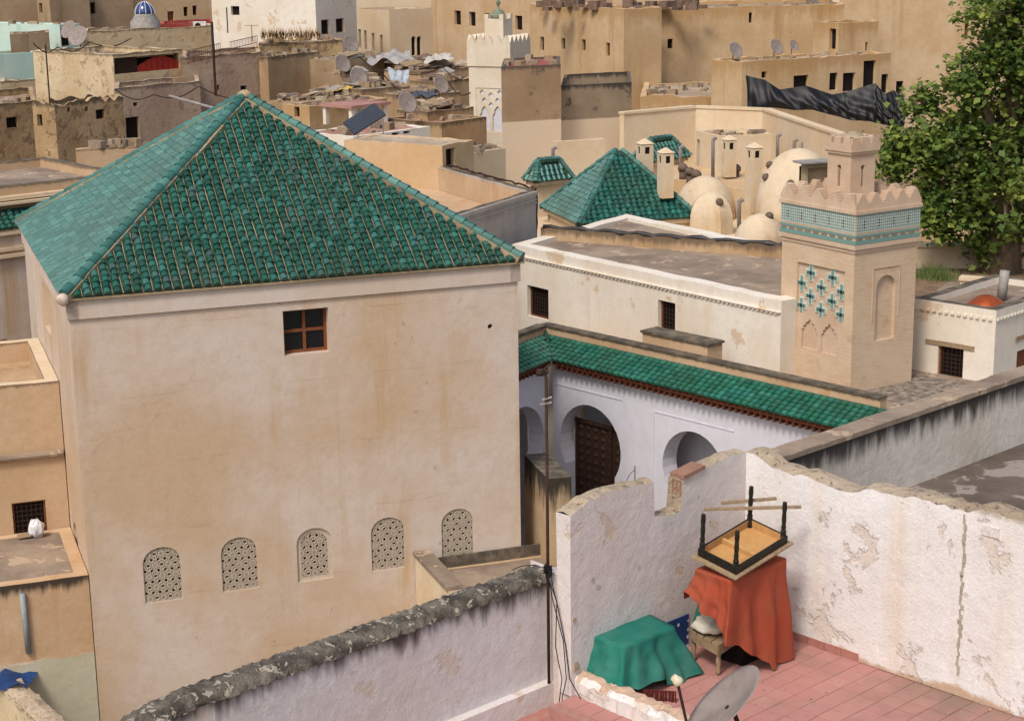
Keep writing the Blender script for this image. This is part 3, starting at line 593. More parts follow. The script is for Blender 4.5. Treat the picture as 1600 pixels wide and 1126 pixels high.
# ================================================================ generic houses
def col_t(c, d, z, px):                       # how far along d from c until the pixel column px
    lo, hi = 0.0, 60.0; s = 1 if pix(c + d*.01)[0] > pix(c)[0] else -1
    for _ in range(50):
        m = (lo+hi)/2
        q = c + d*m
        if (q - Vector((0, 0, CAMZ))).dot(FW) < 1: hi = m; continue
        if (pix(q)[0] - px)*s < 0: lo = m
        else: hi = m
    return lo
def box_fp(pxc, pyt, Y, yaw, pxl, pxr, dl=6.0, dr=6.0):
    """footprint of a box from its near corner (pixel + depth), heading of its right face, and the columns where its faces end"""
    c = PY(pxc, pyt, Y); a = math.radians(yaw); R = Vector((math.cos(a), math.sin(a), 0)); L = Vector((-R.y, R.x, 0))
    wr = col_t(c, R, c.z, pxr) if pxr is not None else dr
    if pxl is None: L = (c.xy.to_3d().normalized() + R*.03).normalized()
    wl = col_t(c, L, c.z, pxl) if pxl is not None else dl
    return [c.xy, (c + R*wr).xy, (c + R*wr + L*wl).xy, (c + L*wl).xy], c.z
T['win_bar'] = T['iron']
def window(root, fr, r, style='dark', depth=.18):
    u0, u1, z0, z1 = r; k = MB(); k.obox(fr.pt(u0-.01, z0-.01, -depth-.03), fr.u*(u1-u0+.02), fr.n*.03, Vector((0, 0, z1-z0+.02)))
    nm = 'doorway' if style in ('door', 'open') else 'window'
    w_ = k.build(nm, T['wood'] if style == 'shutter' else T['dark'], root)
    if style in ('grid', 'frame', 'shutter'):
        f = MB(); b = .05
        for (o, a, h) in ((fr.pt(u0, z0, -depth), b, z1-z0), (fr.pt(u1-b, z0, -depth), b, z1-z0)): f.obox(o, fr.u*a, fr.n*.05, Vector((0, 0, h)))
        for z in (z0, z1-b): f.obox(fr.pt(u0+b, z, -depth), fr.u*(u1-u0-2*b), fr.n*.05, Vector((0, 0, b)))
        f.build('frame', T['wood'], w_)
    if style in ('grid', 'bars'):
        f = MB(); n = max(3, int((u1-u0)/.11)); m = max(3, int((z1-z0)/.11)) if style == 'grid' else 3
        for i in range(1, n): f.obox(fr.pt(u0+(u1-u0)*i/n-.008, z0, -depth+.05), fr.u*.016, fr.n*.014, Vector((0, 0, z1-z0)))
        for i in range(1, m): f.obox(fr.pt(u0, z0+(z1-z0)*i/m-.008, -depth+.036), fr.u*(u1-u0), fr.n*.014, Vector((0, 0, .016)))
        f.build('grille', T['iron'], w_)
    return w_
def house(name, label, cat, fp, zt, mat, zb=0.0, roof=None, par=(.35, .22), wins=None, group=None, jag=.015, cop=None, step=.5, arch=(), parent=None):
    cx = sum(p[0] for p in fp)/len(fp); cy = sum(p[1] for p in fp)/len(fp)
    root = parent or thing(name, label, cat, (cx, cy, zb), group); w = MB(); tp = MB(); n = len(fp); ins = poly_inset(fp, par[1]); frs = []
    for i in range(n):
        a, b = fp[i], fp[(i+1) % n]; fr = Fr(a, b); frs.append(fr); m = max(1, int(fr.w/step))
        us = [fr.w*j/m for j in range(m+1)]; zs_ = [zt + (random.uniform(-jag, jag) if 0 < j < m else 0) for j in range(m+1)]
        holes = []
        for q in (wins or {}).get(i, []):
            r = fr.rect(*q[:4]); r = (max(.06, r[0]), min(fr.w-.06, r[1]), r[2], min(zt-.06, r[3]))
            if r[1]-r[0] < .08 or r[3]-r[2] < .08: continue
            st_ = q[4] if len(q) > 4 else 'dark'; dp = q[5] if len(q) > 5 else .18
            holes.append((arch_loop(r, 8) if st_ == 'arch' else rect_loop(r))); window(root, fr, r, 'dark' if st_ == 'arch' else st_, dp)
        loops = [(0, zb), (fr.w, zb)] + list(zip(us, zs_))[::-1]
        panel(w, fr, loops, holes, .18 if not holes else .2)
        ia, ib = Vector(ins[i]), Vector(ins[(i+1) % n]); inner = [Vector((ia.x+(ib.x-ia.x)*j/m, ia.y+(ib.y-ia.y)*j/m, z)) for j, z in enumerate(zs_)]
        outer = [fr.pt(u, z) for u, z in zip(us, zs_)]
        tp.add(outer + inner, [(j, j+1, m+2+j, m+1+j) for j in range(m)])
        w.add(inner + [Vector((p.x, p.y, zt-par[0])) for p in inner], [(j, j+1, m+2+j, m+1+j) for j in range(m)])
    if cy > 66 and par[1] > .14 and name:
        cl = MB(); a_, b_, d_ = Vector(ins[0]), Vector(ins[1])-Vector(ins[0]), Vector(ins[-1])-Vector(ins[0])
        for _ in range(22):
            q = a_ + b_*random.uniform(.03, .95) + d_*random.uniform(.03, .9); s = random.uniform(.06, .3); cl.box((q.x, q.y, zt-par[0]), (s*random.uniform(1, 3), s, s*random.uniform(.3, 1.3)), random.uniform(0, 3), random.randrange(3))
        tag(cl.build('roof_clutter', [T['edge'], T['oldwood'], T['greyroof']], root, uv=False), kind='stuff')
    w.build('wall', mat, root, ztop=zt); tp.build('coping', cop or mat, root)
    if par[0] > 0: r_ = MB(); r_.add([(p[0], p[1], zt-par[0]) for p in ins], [tuple(range(n))]); r_.build('roof', roof or T['greyroof'], root)
    else: r_ = MB(); r_.add([(p[0], p[1], zt-.002) for p in ins], [tuple(range(n))]); r_.build('roof', roof or T['greyroof'], root)
    return root, frs
T['court'] = plaster('bluish_white_limewash', 'd6d6de', 'cfcdd4', bump=.08, big=.3)
T['tan'] = plaster('tan_limewash', 'cfb694', 'c2a27a', streak='a88358', streak_amt=.6, bump=.25)
T['ochre'] = plaster('ochre_limewash', 'ccb18c', 'be9f76', streak='a37f54', streak_amt=.7, patch='d2c0a0', patch_amt=.33, patch_scale=.5, stain='a8814f', stain_len=1.1, stain_amt=.6, chips=.4, bump=.4)
T['cream'] = plaster('cream_limewash', 'd8c7ab', 'd2b996', streak='c0a278', streak_amt=.4, bump=.12)
T['white'] = plaster('aged_white_limewash', 'e6dfd2', 'ded2bf', streak='cbb594', streak_amt=.35, patch='cbb294', patch_amt=.38, patch_scale=.9, bump=.15)
T['mould'] = simple('black_mould_coping', '4a443c', rough=.95, dirt='8a7c68', var=.7, scale=3, bump=.5)
T['orange'] = plaster('orange_limewash', 'c6ab8c', 'ba9c7a', stain='5a4a3a', stain_len=.12, stain_amt=.7, streak='b27c48', streak_amt=.5, bump=.3)
T['greystain'] = plaster('mould_streaked_cement', 'ddd5c8', 'c8bcac', streak='968a7a', streak_amt=.6, stain='322d28', stain_len=.5, stain_amt=.95, bump=.4)
T['brackets'] = simple('carved_red_brown_wood', '5e3422', rough=.8, dirt='2e1a12', var=.5, scale=9)
T['door'] = simple('dark_carved_wood', '3b271d', rough=.7, dirt='1f140f', var=.5, scale=10)
T['tan_dirty'] = plaster('grubby_tan_wall', 'c0a582', 'a88a66', stain='5a4c3e', stain_len=.35, stain_amt=.8, streak='8a6c4c', streak_amt=.6, bump=.4)
# ================================================================ arcaded courtyard with green tiled gallery roof
ZC = 10.45; c0 = P(862, 562, ZC); c1 = P(1310, 668, ZC); cd = (c1-c0).normalized(); cn = Vector((-cd.y, cd.x, 0))       # cn = away from the court
if cn.y < 0: cn = -cn
ld = (P(815, 582, ZC) - P(862, 563, ZC)).normalized(); ln_ = Vector((ld.y, -ld.x, 0)); ln_ = ln_ if ln_.x < 0 else -ln_
LC = 11.0; court = thing('courtyard_gallery', 'bluish white arcaded courtyard gallery with a long green tiled lean-to roof', 'building', (c0.x, c0.y, 5))
zr = .42; rn = .88
r0 = c0 + cn*rn - cd*.0 + Vector((0, 0, zr)); vdir = (cn + ln_).normalized(); vk = rn / vdir.dot(cn); rv = c0 + vdir*vk + Vector((0, 0, zr))    # ridge corner
e1 = c0 + cd*LC; r1 = e1 + cn*rn + Vector((0, 0, zr)); e2 = c0 + ld*4.0; r2 = e2 + ln_*rn + Vector((0, 0, zr))
rs = MB(); rs.add([c0, e1, r1, rv, e2, r2], [(0, 1, 2, 3), (4, 0, 3, 5)]); rs.build('roof', T['pan'], court)
def strip_tiles(root, a, d, up, L, shift, pitch, expo, rows, mat, keep, name):
    nn = d.cross(up).normalized(); nn = nn if nn.z > 0 else -nn; base = Matrix((d, up, nn)).transposed(); me, tv, tf = tile_mesh(name, pitch*.86, expo, mat, rise=.5); sl = []
    for c in range(-8 if shift > 0 else 0, int(L/pitch)):
        for r in range(rows):
            x = c*pitch + pitch*.5
            if x < -shift*r*expo: continue
            sl.append((a + d*(x + random.uniform(-.01, .01)) + up*(r*expo - .04) + nn*random.uniform(0, .012), random.uniform(-.05, .05)))
    sl.sort(key=lambda s: s[0].length); rest = MB()
    for i, (p, rz) in enumerate(sl):
        m_ = base @ Matrix.Rotation(rz, 3, 'Z'); q = pix(p)
        if i < keep: o = link(name, me, root); o.matrix_local = Matrix.Translation(p - ORG[root]) @ m_.to_4x4()
        else: rest.add([p + m_ @ Vector(v) for v in tv], tf)
    if rest.v: tag(rest.build(name + 's', mat, root, uv=False), kind='stuff')
up1 = (cn*rn + Vector((0, 0, zr))); s1_ = up1.length; up1.normalize(); up2 = (ln_*rn + Vector((0, 0, zr))).normalized()
sh = abs((rv-c0).dot(cd))/s1_
T['court_tile'] = tile_mat('weathered_green_tile', ['1f6a50', '2b7a5e', '246f5a', '33866c', '1d6450', '2f7d6c', '3c8c74', '276f54'], k=.7, rough=.5, dirt='6a6248')
strip_tiles(court, c0, cd, up1, LC, sh, .21, .155, 6, T['court_tile'], 300, 'roof_tile')
strip_tiles(court, c0, ld, up2, 4.0, sh, .21, .155, 6, T['court_tile'], 0, 'side_roof_tile')
vl = MB(); vl.tube([c0 + Vector((0, 0, .06)), rv + Vector((0, 0, .07))], .05, 6); vl.build('valley_mortar', T['pan'], court)
FCW = Fr((c0 + cn*.32), (c0 + cn*.32 + cd*LC)); FCL = Fr((c0 + ln_*.32 + ld*4.0), (c0 + ln_*.32))
def hs_from(fr, xl, yl, xr, yr, xt, yt, dip=32):
    ul, ur, zt_ = fr.px(xl, yl)[0], fr.px(xr, yr)[0], fr.px(xt, yt)[1]; R = (ur-ul)/2; return (ul+ur)/2, zt_-R, R, horseshoe((ul+ur)/2, zt_-R, R, 4.5, dip)
A1 = hs_from(FCW, 875, 690, 970, 708, 917, 632); A2 = hs_from(FCW, 1035, 745, 1132, 750, 1078, 673); A0u = FCL.px(838, 700)
dA = FCW.px(1240, 760); A3 = (A2[0] + (A2[0]-A1[0]), A2[1], A2[2], horseshoe(A2[0] + (A2[0]-A1[0]), A2[1], A2[2], 4.5, 32))
k = MB(); panel(k, FCW, [(-.3, 4), (LC, 4), (LC, ZC-.02), (-.3, ZC-.02)], [A1[3], A2[3], A3[3]], .55)
a0c = A0u[0] - 1.05*.72; panel(k, FCL, [(0, 4), (FCL.w+.3, 4), (FCL.w+.3, ZC-.02), (0, ZC-.02)], [horseshoe(a0c, A1[1], A1[2], 4.5, 32)], .5)
k.build('arcade_wall', T['court'], court)
k = MB(); k.obox(FCW.pt(-.5, 4, -1.6), FCW.u*(LC+.5), FCW.n*.1, Vector((0, 0, ZC-4.1))); k.obox(FCL.pt(-.2, 4, -1.6), FCL.u*(FCL.w+1.8), FCL.n*.1, Vector((0, 0, ZC-4.1))); k.build('gallery_back_wall', T['court'], court)
for fr, pts in ((FCW, [(862, 598), (972, 630)]), (FCW, [(1022, 643), (1147, 673)]), (FCW, [(1022, 643), (1022, 800)])):   # plaster frame round the arches
    (ua_, za), (ub_, zb_) = fr.px(*pts[0]), fr.px(*pts[1]); k = MB(); vert = abs(pts[0][0]-pts[1][0]) < 5
    if vert: k.obox(fr.pt(ua_, 4.2, 0), fr.u*.03, fr.n*.018, Vector((0, 0, za-4.2)))
    else: k.obox(fr.pt(ua_, za, 0), fr.u*(ub_-ua_), fr.n*.018, Vector((0, 0, .03)))
    k.build('arch_moulding', T['court'], court)
# carved double door under the first arch, its leaves studded with square bosses
dr_ = MB(); u0, u1 = A1[0]-A1[2]*.8, A1[0]+A1[2]*.98; zd = FCW.px(925, 668)[1]; dd = -.42
dl = MB(); dl.obox(FCW.pt(u0, 4, dd-.06), FCW.u*(u1-u0), FCW.n*.06, Vector((0, 0, zd-4))); door = dl.build('door', T['door'], court)
bp = MB(); nb = 7
for i in range(nb):
    for j in range(11):
        uu, zz = u0 + .06 + (u1-u0-.1)*i/nb, zd - .22 - .24*j; s = (u1-u0-.1)/nb*.42
        c_ = FCW.pt(uu+s, zz, dd); bp.add([c_ - FCW.u*s, c_ - Vector((0, 0, s)), c_ + FCW.u*s, c_ + Vector((0, 0, s)), c_ + FCW.n*.05], [(0, 1, 4), (1, 2, 4), (2, 3, 4), (3, 0, 4)])
tag(bp.build('door_bosses', T['door'], door), kind='stuff')
df = MB()
for uu in (u0, (u0*.36+u1*.64), u1-.07): df.obox(FCW.pt(uu, 4, dd+.002), FCW.u*.07, FCW.n*.05, Vector((0, 0, zd-4)))
df.obox(FCW.pt(u0, zd-.07, dd+.004), FCW.u*(u1-u0), FCW.n*.06, Vector((0, 0, .1))); df.build('door_frame', T['door'], door)
# wooden eave: fascia and brackets
for (fr, a, d, nrm, L) in ((FCW, c0, cd, cn, LC), (FCL, c0, ld, ln_, 4.0)):
    k = MB(); k.obox(a + nrm*.03 + Vector((0, 0, -.13)), d*L, nrm*.06, Vector((0, 0, .1))); k.build('eave_fascia', T['brackets'], court)
    bm_ = MB(); bm_.obox((0, 0, 0), d*.07, nrm*.27, Vector((0, 0, .12))); me = bpy.data.meshes.new('eave_bracket'); me.from_pydata(bm_.v, [], bm_.f); me.materials.append(T['brackets'])
    for i in range(int(L/.2)):
        o = link('eave_bracket', me, court); o.location = a + nrm*.05 + d*(.1+i*.2) + Vector((0, 0, -.26)) - ORG[court]
    k = MB(); k.obox(a + nrm*.22 + Vector((0, 0, -.14)), d*L, nrm*.1, Vector((0, 0, .1))); k.build('eave_plate', T['brackets'], court)
# low parapet behind the ridge with dark coping and flat roof behind
k = MB(); k.obox(rv - cd*.0 + Vector((0, 0, -.4)), cd*(LC+.4), cn*.25, Vector((0, 0, .6))); k.obox(rv + Vector((0, 0, -.4)), ld*4.4, ln_*.25, Vector((0, 0, .598))); k.build('parapet', T['orange'], court, ztop=rv.z+.2)
k = MB(); k.obox(rv - cn*.03 - cd*.2 + Vector((0, 0, .205)), cd*(LC+.6), cn*.32, Vector((0, 0, .05))); k.obox(rv - ln_*.03 + Vector((0, 0, .207)), ld*4.4, ln_*.32, Vector((0, 0, .05))); k.build('coping', T['mould'], court)
k = MB(); fb = rv + cn*.25 + Vector((0, 0, -.39)); k.add([fb - cd*2 , fb + cd*(LC+1), fb + cd*(LC+1) + cn*6, fb - cd*2 + cn*6, fb - cd*2 - cn*6], [(0, 1, 2, 3)]); k.build('flat_roof', T['greyroof'], court)
k = MB(); q = rv + cn*.3; t0 = (P(968, 535, rv.z+.4) - rv).dot(cd); k.obox(q + cd*t0 + Vector((0, 0, 0)), cd*2.3, cn*.6, Vector((0, 0, .52))); k.build('roof_block', T['orange'], court, ztop=rv.z+.52)
k = MB(); k.obox(q + cd*(t0-.06) - cn*.03 + Vector((0, 0, .522)), cd*2.42, cn*.66, Vector((0, 0, .06))); k.build('block_coping', T['mould'], court)
# ================================================================ long white building behind the courtyard
wz = 12.62; w0 = P(800, 397.7, 12.3); w1 = P(1232, 491.5, 12.3); wd_ = (w1-w0).normalized(); wn_ = Vector((-wd_.y, wd_.x, 0))
wl_ = col_t(w0, wd_, 12.3, 1220.5); fpw = [w0.xy, (w0 + wd_*wl_).xy, (w0 + wd_*wl_ + wn_*5.2).xy, (w0 - wd_*2 + wn_*6.5).xy]
wb, wfr = house('white_building', 'long white lime-washed building with grilled windows behind the courtyard', 'building', fpw, wz, T['white'], zb=5, par=(.12, .45), wins={0: [(824, 857, 449, 497, 'grid'), (1028, 1055, 471, 519, 'grid')]}, roof=T['greyroof'], cop=T['white'])
k = MB(); f_ = wfr[0]
for i in range(int(f_.w/.16)): k.obox(f_.pt(.04+i*.16, 12.24, 0), f_.u*.09, f_.n*.045, Vector((0, 0, .055)))
k.obox(f_.pt(0, 12.3, 0), f_.u*f_.w, f_.n*.07, Vector((0, 0, .03))); tag(k.build('dentil_cornice', T['white'], wb), kind='stuff')
k = MB(); ra, rb = P(850, 372, 12.55), P(1240, 402, 12.55); d_ = (rb-ra); k.obox(ra + Vector((0, 0, -.1)), d_*1.3, Vector((-.1, .2, 0)), Vector((0, 0, .42))); k.build('back_parapet', T['tan_dirty'], wb)
k = MB(); n_ = 40; pts = [ra + d_*(1.3*i/n_) + Vector((0, .08, .34 + .03*math.sin(i*1.7) + random.uniform(-.015, .015))) for i in range(n_+1)]; k.tube(pts, [.08 + random.uniform(-.02, .025) for _ in pts], 7); k.build('black_tarp_coping', simple('black_plastic', '1c1a18', rough=.45, spec=.5, dirt='4a443c', var=.5, scale=6), wb, smooth=True)
# ================================================================ brick minaret with mosaic frieze
mfp, mz = box_fp(1336, 388, 42.7, 33, 1222.5, 1433)
mc = Vector(((mfp[0][0]+mfp[2][0])/2, (mfp[0][1]+mfp[2][1])/2, 10.4)); MR = (Vector(mfp[1])-Vector(mfp[0])); ML = (Vector(mfp[3])-Vector(mfp[0])); mu = MR.normalized().to_3d(); ml = ML.normalized().to_3d()
m_, nt_, b__, tc_ = new_mat('thin_pink_brick'); bt = nt_.nodes.new('ShaderNodeTexBrick'); mp = nt_.nodes.new('ShaderNodeMapping'); mp.inputs['Scale'].default_value = (1, 1, 1); nt_.links.new(tc_.outputs['UV'], mp.inputs[0]); nt_.links.new(mp.outputs[0], bt.inputs[0])
bt.inputs['Scale'].default_value = 1; bt.inputs['Brick Width'].default_value = .24; bt.inputs['Row Height'].default_value = .05; bt.inputs['Mortar Size'].default_value = .006; bt.inputs['Mortar Smooth'].default_value = .3
for i, c in ((1, 'cdb498'), (2, 'c2a688'), (3, 'bca88e')): bt.inputs[i].default_value = lin(c)
cl_ = _mix(nt_, _ramp(nt_, _noise(nt_, tc_.outputs['Object'], .9, 6, .65), .4, .7, 0, .7), bt.outputs['Color'], lin('ccb79c')); cl_ = _mix(nt_, _ramp(nt_, _noise(nt_, tc_.outputs['Object'], 2.5, 6), .55, .75, 0, .5), cl_, lin('a88a6c')); nt_.links.new(cl_, b__.inputs['Base Color']); b__.inputs['Roughness'].default_value = .9
_bump(nt_, b__, _math(nt_, 'ADD', bt.outputs['Fac'], _noise(nt_, tc_.outputs['Object'], 20, 5)), .4, .012); T['mbrick'] = m_
T['mpink'] = plaster('pink_minaret_plaster', 'cfb8a0', 'c4a88c', streak='a8886a', streak_amt=.4, bump=.2, big=1.0)
mina = thing('minaret', 'square pink brick minaret with teal mosaic frieze, crenellations and a slender lantern', 'minaret', mc)
FMR, FML = Fr(mfp[0], mfp[1]), Fr(mfp[3], mfp[0]); zb_ = 9.6
k = MB(); nr = FMR.rect(1368, 1398, 430, 530); pl = FML.rect(1245, 1316, 413, 560)
pr = (FML.px(1244, 500)[0], FML.px(1318, 500)[0], FML.px(1280, 552)[1], FML.px(1280, 416)[1])
panel(k, FMR, rect_loop((0, FMR.w, zb_, mz)), [arch_loop(nr)], .1); panel(k, FML, rect_loop((0, FML.w, zb_, mz)), [rect_loop(pr)], .06)
for i in (1, 2): panel(k, Fr(mfp[i], mfp[i+1 if i < 3 else 0]), rect_loop((0, Fr(mfp[i], mfp[(i+1) % 4]).w, zb_, mz)), [])
k.build('shaft', T['mbrick'], mina)
k = MB(); k.prism([FMR.pt(u, z, -.1) for u, z in arch_loop(nr)], -FMR.n*.02); k.build('blind_niche', T['mbrick'], mina)
k = MB(); g_ = .06; o = FMR
k.obox(o.pt(nr[0]-.14, nr[2]+.55, 0), o.u*.03, o.n*.02, Vector((0, 0, nr[3]-nr[2]-.35))); k.obox(o.pt(nr[1]+.11, nr[2]+.55, 0), o.u*.03, o.n*.02, Vector((0, 0, nr[3]-nr[2]-.35))); k.obox(o.pt(nr[0]-.14, nr[3]+.2, 0), o.u*(nr[1]-nr[0]+.28), o.n*.02, Vector((0, 0, .03))); k.build('niche_frame', T['mpink'], mina)
# sunk panel: two lobed blind arches and cross-shaped mosaic bosses
k = MB(); k.prism([FML.pt(u, z, -.06) for u, z in rect_loop(pr)], -FML.n*.02); k.build('panel_back', T['mpink'], mina)
pw, ph = pr[1]-pr[0], pr[3]-pr[2]; holes_ = []
for cx in (.29, .71):
    c_ = pr[0] + pw*cx; w2 = pw*.17; z0 = pr[2]+.04; zt_ = pr[2]+ph*.36; steps = [(w2, 0), (w2, .62), (w2*.8, .66), (w2*.86, .74), (w2*.55, .8), (w2*.6, .86), (w2*.22, .92), (0, 1.04)]
    holes_.append([(c_-x, z0+(zt_-z0)*h) for x, h in steps][::-1] [::-1] + [(c_+x, z0+(zt_-z0)*h) for x, h in steps[:-1]][::-1])
k = MB(); panel(k, FML, [(pr[0]+.002, pr[2]+.002), (pr[1]-.002, pr[2]+.002), (pr[1]-.002, pr[2]+ph*.42), (pr[0]+.002, pr[2]+ph*.42)], holes_, .05, d=-.008); k.build('lobed_arches', T['mpink'], mina)
mw, mt, mk_, mbk = simple('mosaic_white', 'c4cbc0', rough=.5), simple('mosaic_teal', '6a918c', rough=.45, dirt='86907c', var=.5, scale=12), simple('mosaic_black', '20231f', rough=.5), simple('mosaic_teal_dark', '5c8f88', rough=.5)
for r_, (cols, zz) in enumerate((((.08, .5, .92), .5), ((.27, .73), .63), ((.08, .5, .92), .76), ((.27, .73), .9))):
    for cx in cols:
        c_ = (pr[0] + pw*cx, pr[2] + ph*zz); s = pw*.1; k = MB()
        for (du, dz, a, b_, mi) in ((0, 0, s*.42, s*2.5, 0), (0, 0, s*1.15, s*.95, 0), (0, 0, s*.26, s*2.2, 1), (0, 0, s*.95, s*.62, 1), (0, 0, s*.26, s*.5, 2), (-s*.55, 0, s*.12, s*.3, 2), (s*.55, 0, s*.12, s*.3, 2)):
            uu0, uu1 = max(pr[0]+.01, c_[0]+du-a), min(pr[1]-.01, c_[0]+du+a)
            if uu1 > uu0: k.obox(FML.pt(uu0, c_[1]-b_/2, -.06), FML.u*(uu1-uu0), Vector((0, 0, b_)), FML.n*(.025 + mi*.006 + (.003 if a > b_ else 0)), mi)
        k.build('mosaic_cross', [mw, mt, mk_], mina)
def ring(z, h, out, mat, name):
    k = MB(); a = [Vector((p[0], p[1], z)) for p in poly_inset(mfp, -out)]; k.prism(a, (0, 0, h)); return k.build(name, mat, mina)
ring(mz-.14, .1, .03, T['mpink'], 'moulding'); ring(mz-.04, .1, .07, T['mpink'], 'moulding'); zf = mz+.06
ring(zf, .78, .035, T['mpink'], 'frieze_core')
fo = poly_inset(mfp, -.04)
def mosaic(fr):
    k = MB(); s = .072; rows = 6; n = int(fr.w/s); s = fr.w/n; z0 = zf + .33
    for j in range(rows*2+1):
        for i in range(n):
            uu = s*(i + (.5 if j % 2 == 0 else 1.0)); zz = z0 + j*s*.5
            if uu > fr.w-.001: continue
            mi = 1 if j % 2 else 0
            if i % 7 == 3 and j in (3, 7) : mi = 2
            if i % 7 == 3 and j == 5: mi = 2
            k.add([fr.pt(uu-s*.46, zz, .006), fr.pt(uu, zz-s*.46, .006), fr.pt(uu+s*.46, zz, .006), fr.pt(uu, zz+s*.46, .006)], [(0, 1, 2, 3)], mi)
    tag(k.build('diamond_mosaic', [mw, mt, mk_], mina, uv=False), kind='stuff')
    k = MB(); k.obox(fr.pt(0, zf+.02, 0), fr.u*fr.w, fr.n*.012, Vector((0, 0, .1))); k.obox(fr.pt(0, zf+.2, 0), fr.u*fr.w, fr.n*.012, Vector((0, 0, .06))); k.build('teal_band', mt, mina)
    k = MB()
    for i in range(int(fr.w/.3)): k.obox(fr.pt(.04+i*.3, zf+.13, 0), fr.u*.2, fr.n*.01, Vector((0, 0, .055)))
    tag(k.build('worn_band', simple('worn_mosaic', '6f7468', rough=.7, dirt='a08c70', var=.8, scale=6), mina), kind='stuff')
mosaic(Fr(fo[0], fo[1])); mosaic(Fr(fo[3], fo[0]))
ring(zf+.78, .09, .08, T['mpink'], 'moulding'); zcn = zf+.87
co = poly_inset(mfp, -.05)
def merlon(fr, u, w_, h, th=.22):
    k = MB(); st5 = 5
    for i in range(st5): a = w_*(1 - i/st5*.92)/2; k.obox(fr.pt(u-a, zcn + .1 + h*i/st5, -th), fr.u*2*a, fr.n*th, Vector((0, 0, h/st5*.98)))
    return k.build('merlon', T['mpink'], mina)
ring(zcn, .1, .05, T['mpink'], 'crown_wall')
for e_ in range(4):
    fr = Fr(co[e_], co[(e_+1) % 4]); n = 5; wv = fr.w/n
    for i in range(n): merlon(fr, wv*(i+.5), wv*.98, .3)
lf = [(mc.x, mc.y)]; lo_ = [mc + (mu*a + ml*b)*.42 for a, b in ((-1, -1), (1, -1), (1, 1), (-1, 1))]; zl = zcn; hl = PY(1332, 238, mc.y).z - zl
FA, FB = Fr(lo_[0], lo_[1]), Fr(lo_[3], lo_[0]); k = MB()
for i in range(4):
    fr = Fr(lo_[i], lo_[(i+1) % 4]); rr = (fr.w/2-.055, fr.w/2+.055, zl+hl*.3, zl+hl*.8); panel(k, fr, rect_loop((0, fr.w, zl-.1, zl+hl)), [horseshoe(fr.w/2, zl+hl*.72, .07, zl+hl*.32, 35, 10, .01)], .12)
k.build('lantern', T['mpink'], mina)
k = MB(); k.box((mc.x, mc.y, zl), (.58, .58, hl*.9), math.radians(33)); k.build('lantern_interior', T['dark'], mina)
def lring(h, z, half):
    k = MB(); k.prism([Vector((mc.x, mc.y, z)) + (mu*a + ml*b)*half for a, b in ((-1, -1), (1, -1), (1, 1), (-1, 1))], (0, 0, h)); return k.build('lantern_cornice', T['mpink'], mina)
lring(.07, zl+hl, .47); lring(.2, zl+hl+.07, .5)
for i in range(4):
    q = [Vector((mc.x, mc.y, 0)) + (mu*a + ml*b)*.5 for a, b in ((-1, -1), (1, -1), (1, 1), (-1, 1))]; fr = Fr(q[i], q[(i+1) % 4])
    for j in range(3): k = MB(); k.obox(fr.pt(.03+j*.34, zl+hl+.27, -.16), fr.u*.24, fr.n*.16, Vector((0, 0, .16))); k.build('lantern_merlon', T['mpink'], mina)
k = MB(); k.lathe((mc.x, mc.y, zl+hl+.2), [(.4, 0), (.38, .12), (.28, .25), (.1, .33)], 16); k.build('lantern_dome', T['edge'], mina, smooth=True)
# ================================================================ stained grey wall, grey roof beyond the white terrace wall
ga, gb = P(1205, 718, 15.67), P(1640, 572, 15.67); gd = (gb-ga).normalized(); FG = Fr(ga, gb)
gw = thing('stained_grey_wall', 'long cement wall streaked with black mould beyond the white terrace wall', 'wall', FG.pt(0, 12)); k = MB(); k.obox(FG.pt(0, 8, -.28), FG.u*FG.w, FG.n*.28, Vector((0, 0, 7.6))); k.build('wall_face', T['greystain'], gw, ztop=15.6)
k = MB(); n_ = 40
for i in range(n_): k.obox(FG.pt(FG.w*i/n_, 15.6, -.31), FG.u*(FG.w/n_*1.001), FG.n*.34, Vector((0, 0, .06 + random.uniform(0, .015))))
tag(k.build('coping', T['greyroof'], gw), kind='stuff')
k = MB(); q = [FG.pt(-.2, 14.62, 0), FG.pt(FG.w+1, 14.7, 0), FG.pt(FG.w+1, 14.7, 6), FG.pt(-.2, 14.62, 3.2)]
q = [FG.pt(.25, 14.62, .001), FG.pt(FG.w+2, 14.62, .001), FG.pt(FG.w+2, 14.62, 7), FRW.pt(7, 14.62, -.33), FRW.pt(.25, 14.62, -.33)]; k.prism([p - Vector((0, 0, 3)) for p in q], (0, 0, 3)); tag(k.build('grey_roof', plaster('dirty_cement_roof', '6e6258', '544a42', patch='9a9088', patch_amt=.45, patch_scale=1.2, bump=.4, big=.8), org=FG.pt(2, 11.6, 1)), 'dirty dark cement roof behind the white terrace wall', 'roof')
# ================================================================ white house with the copper dish
hfp, hz = box_fp(1557, 485, 43.5, 46, 1428, 1680, dr=5)
hw, hfr = house('white_house', 'small white house with timber lintels and a grilled window behind the grey wall', 'house', hfp, hz, T['white'], zb=6, par=(.18, .3), wins={3: [(1465, 1505, 535, 594, 'grid', .12)], 0: [(1588, 1640, 540, 600, 'shutter', .1)]}, cop=T['mould'])
f_ = hfr[3]; l0, l1 = f_.px(1447, 530), f_.px(1523, 538); k = MB(); k.obox(f_.pt(l0[0], l0[1]-.1, 0), f_.u*(l1[0]-l0[0]), f_.n*.03, Vector((0, 0, .12))); k.build('lintel', T['oldwood'], hw)
k = MB(); l0 = hfr[0].px(1588, 530); k.obox(hfr[0].pt(l0[0]-.05, l0[1]-.05, 0), hfr[0].u*1.2, hfr[0].n*.03, Vector((0, 0, .12))); k.build('lintel', T['oldwood'], hw)
k = MB()
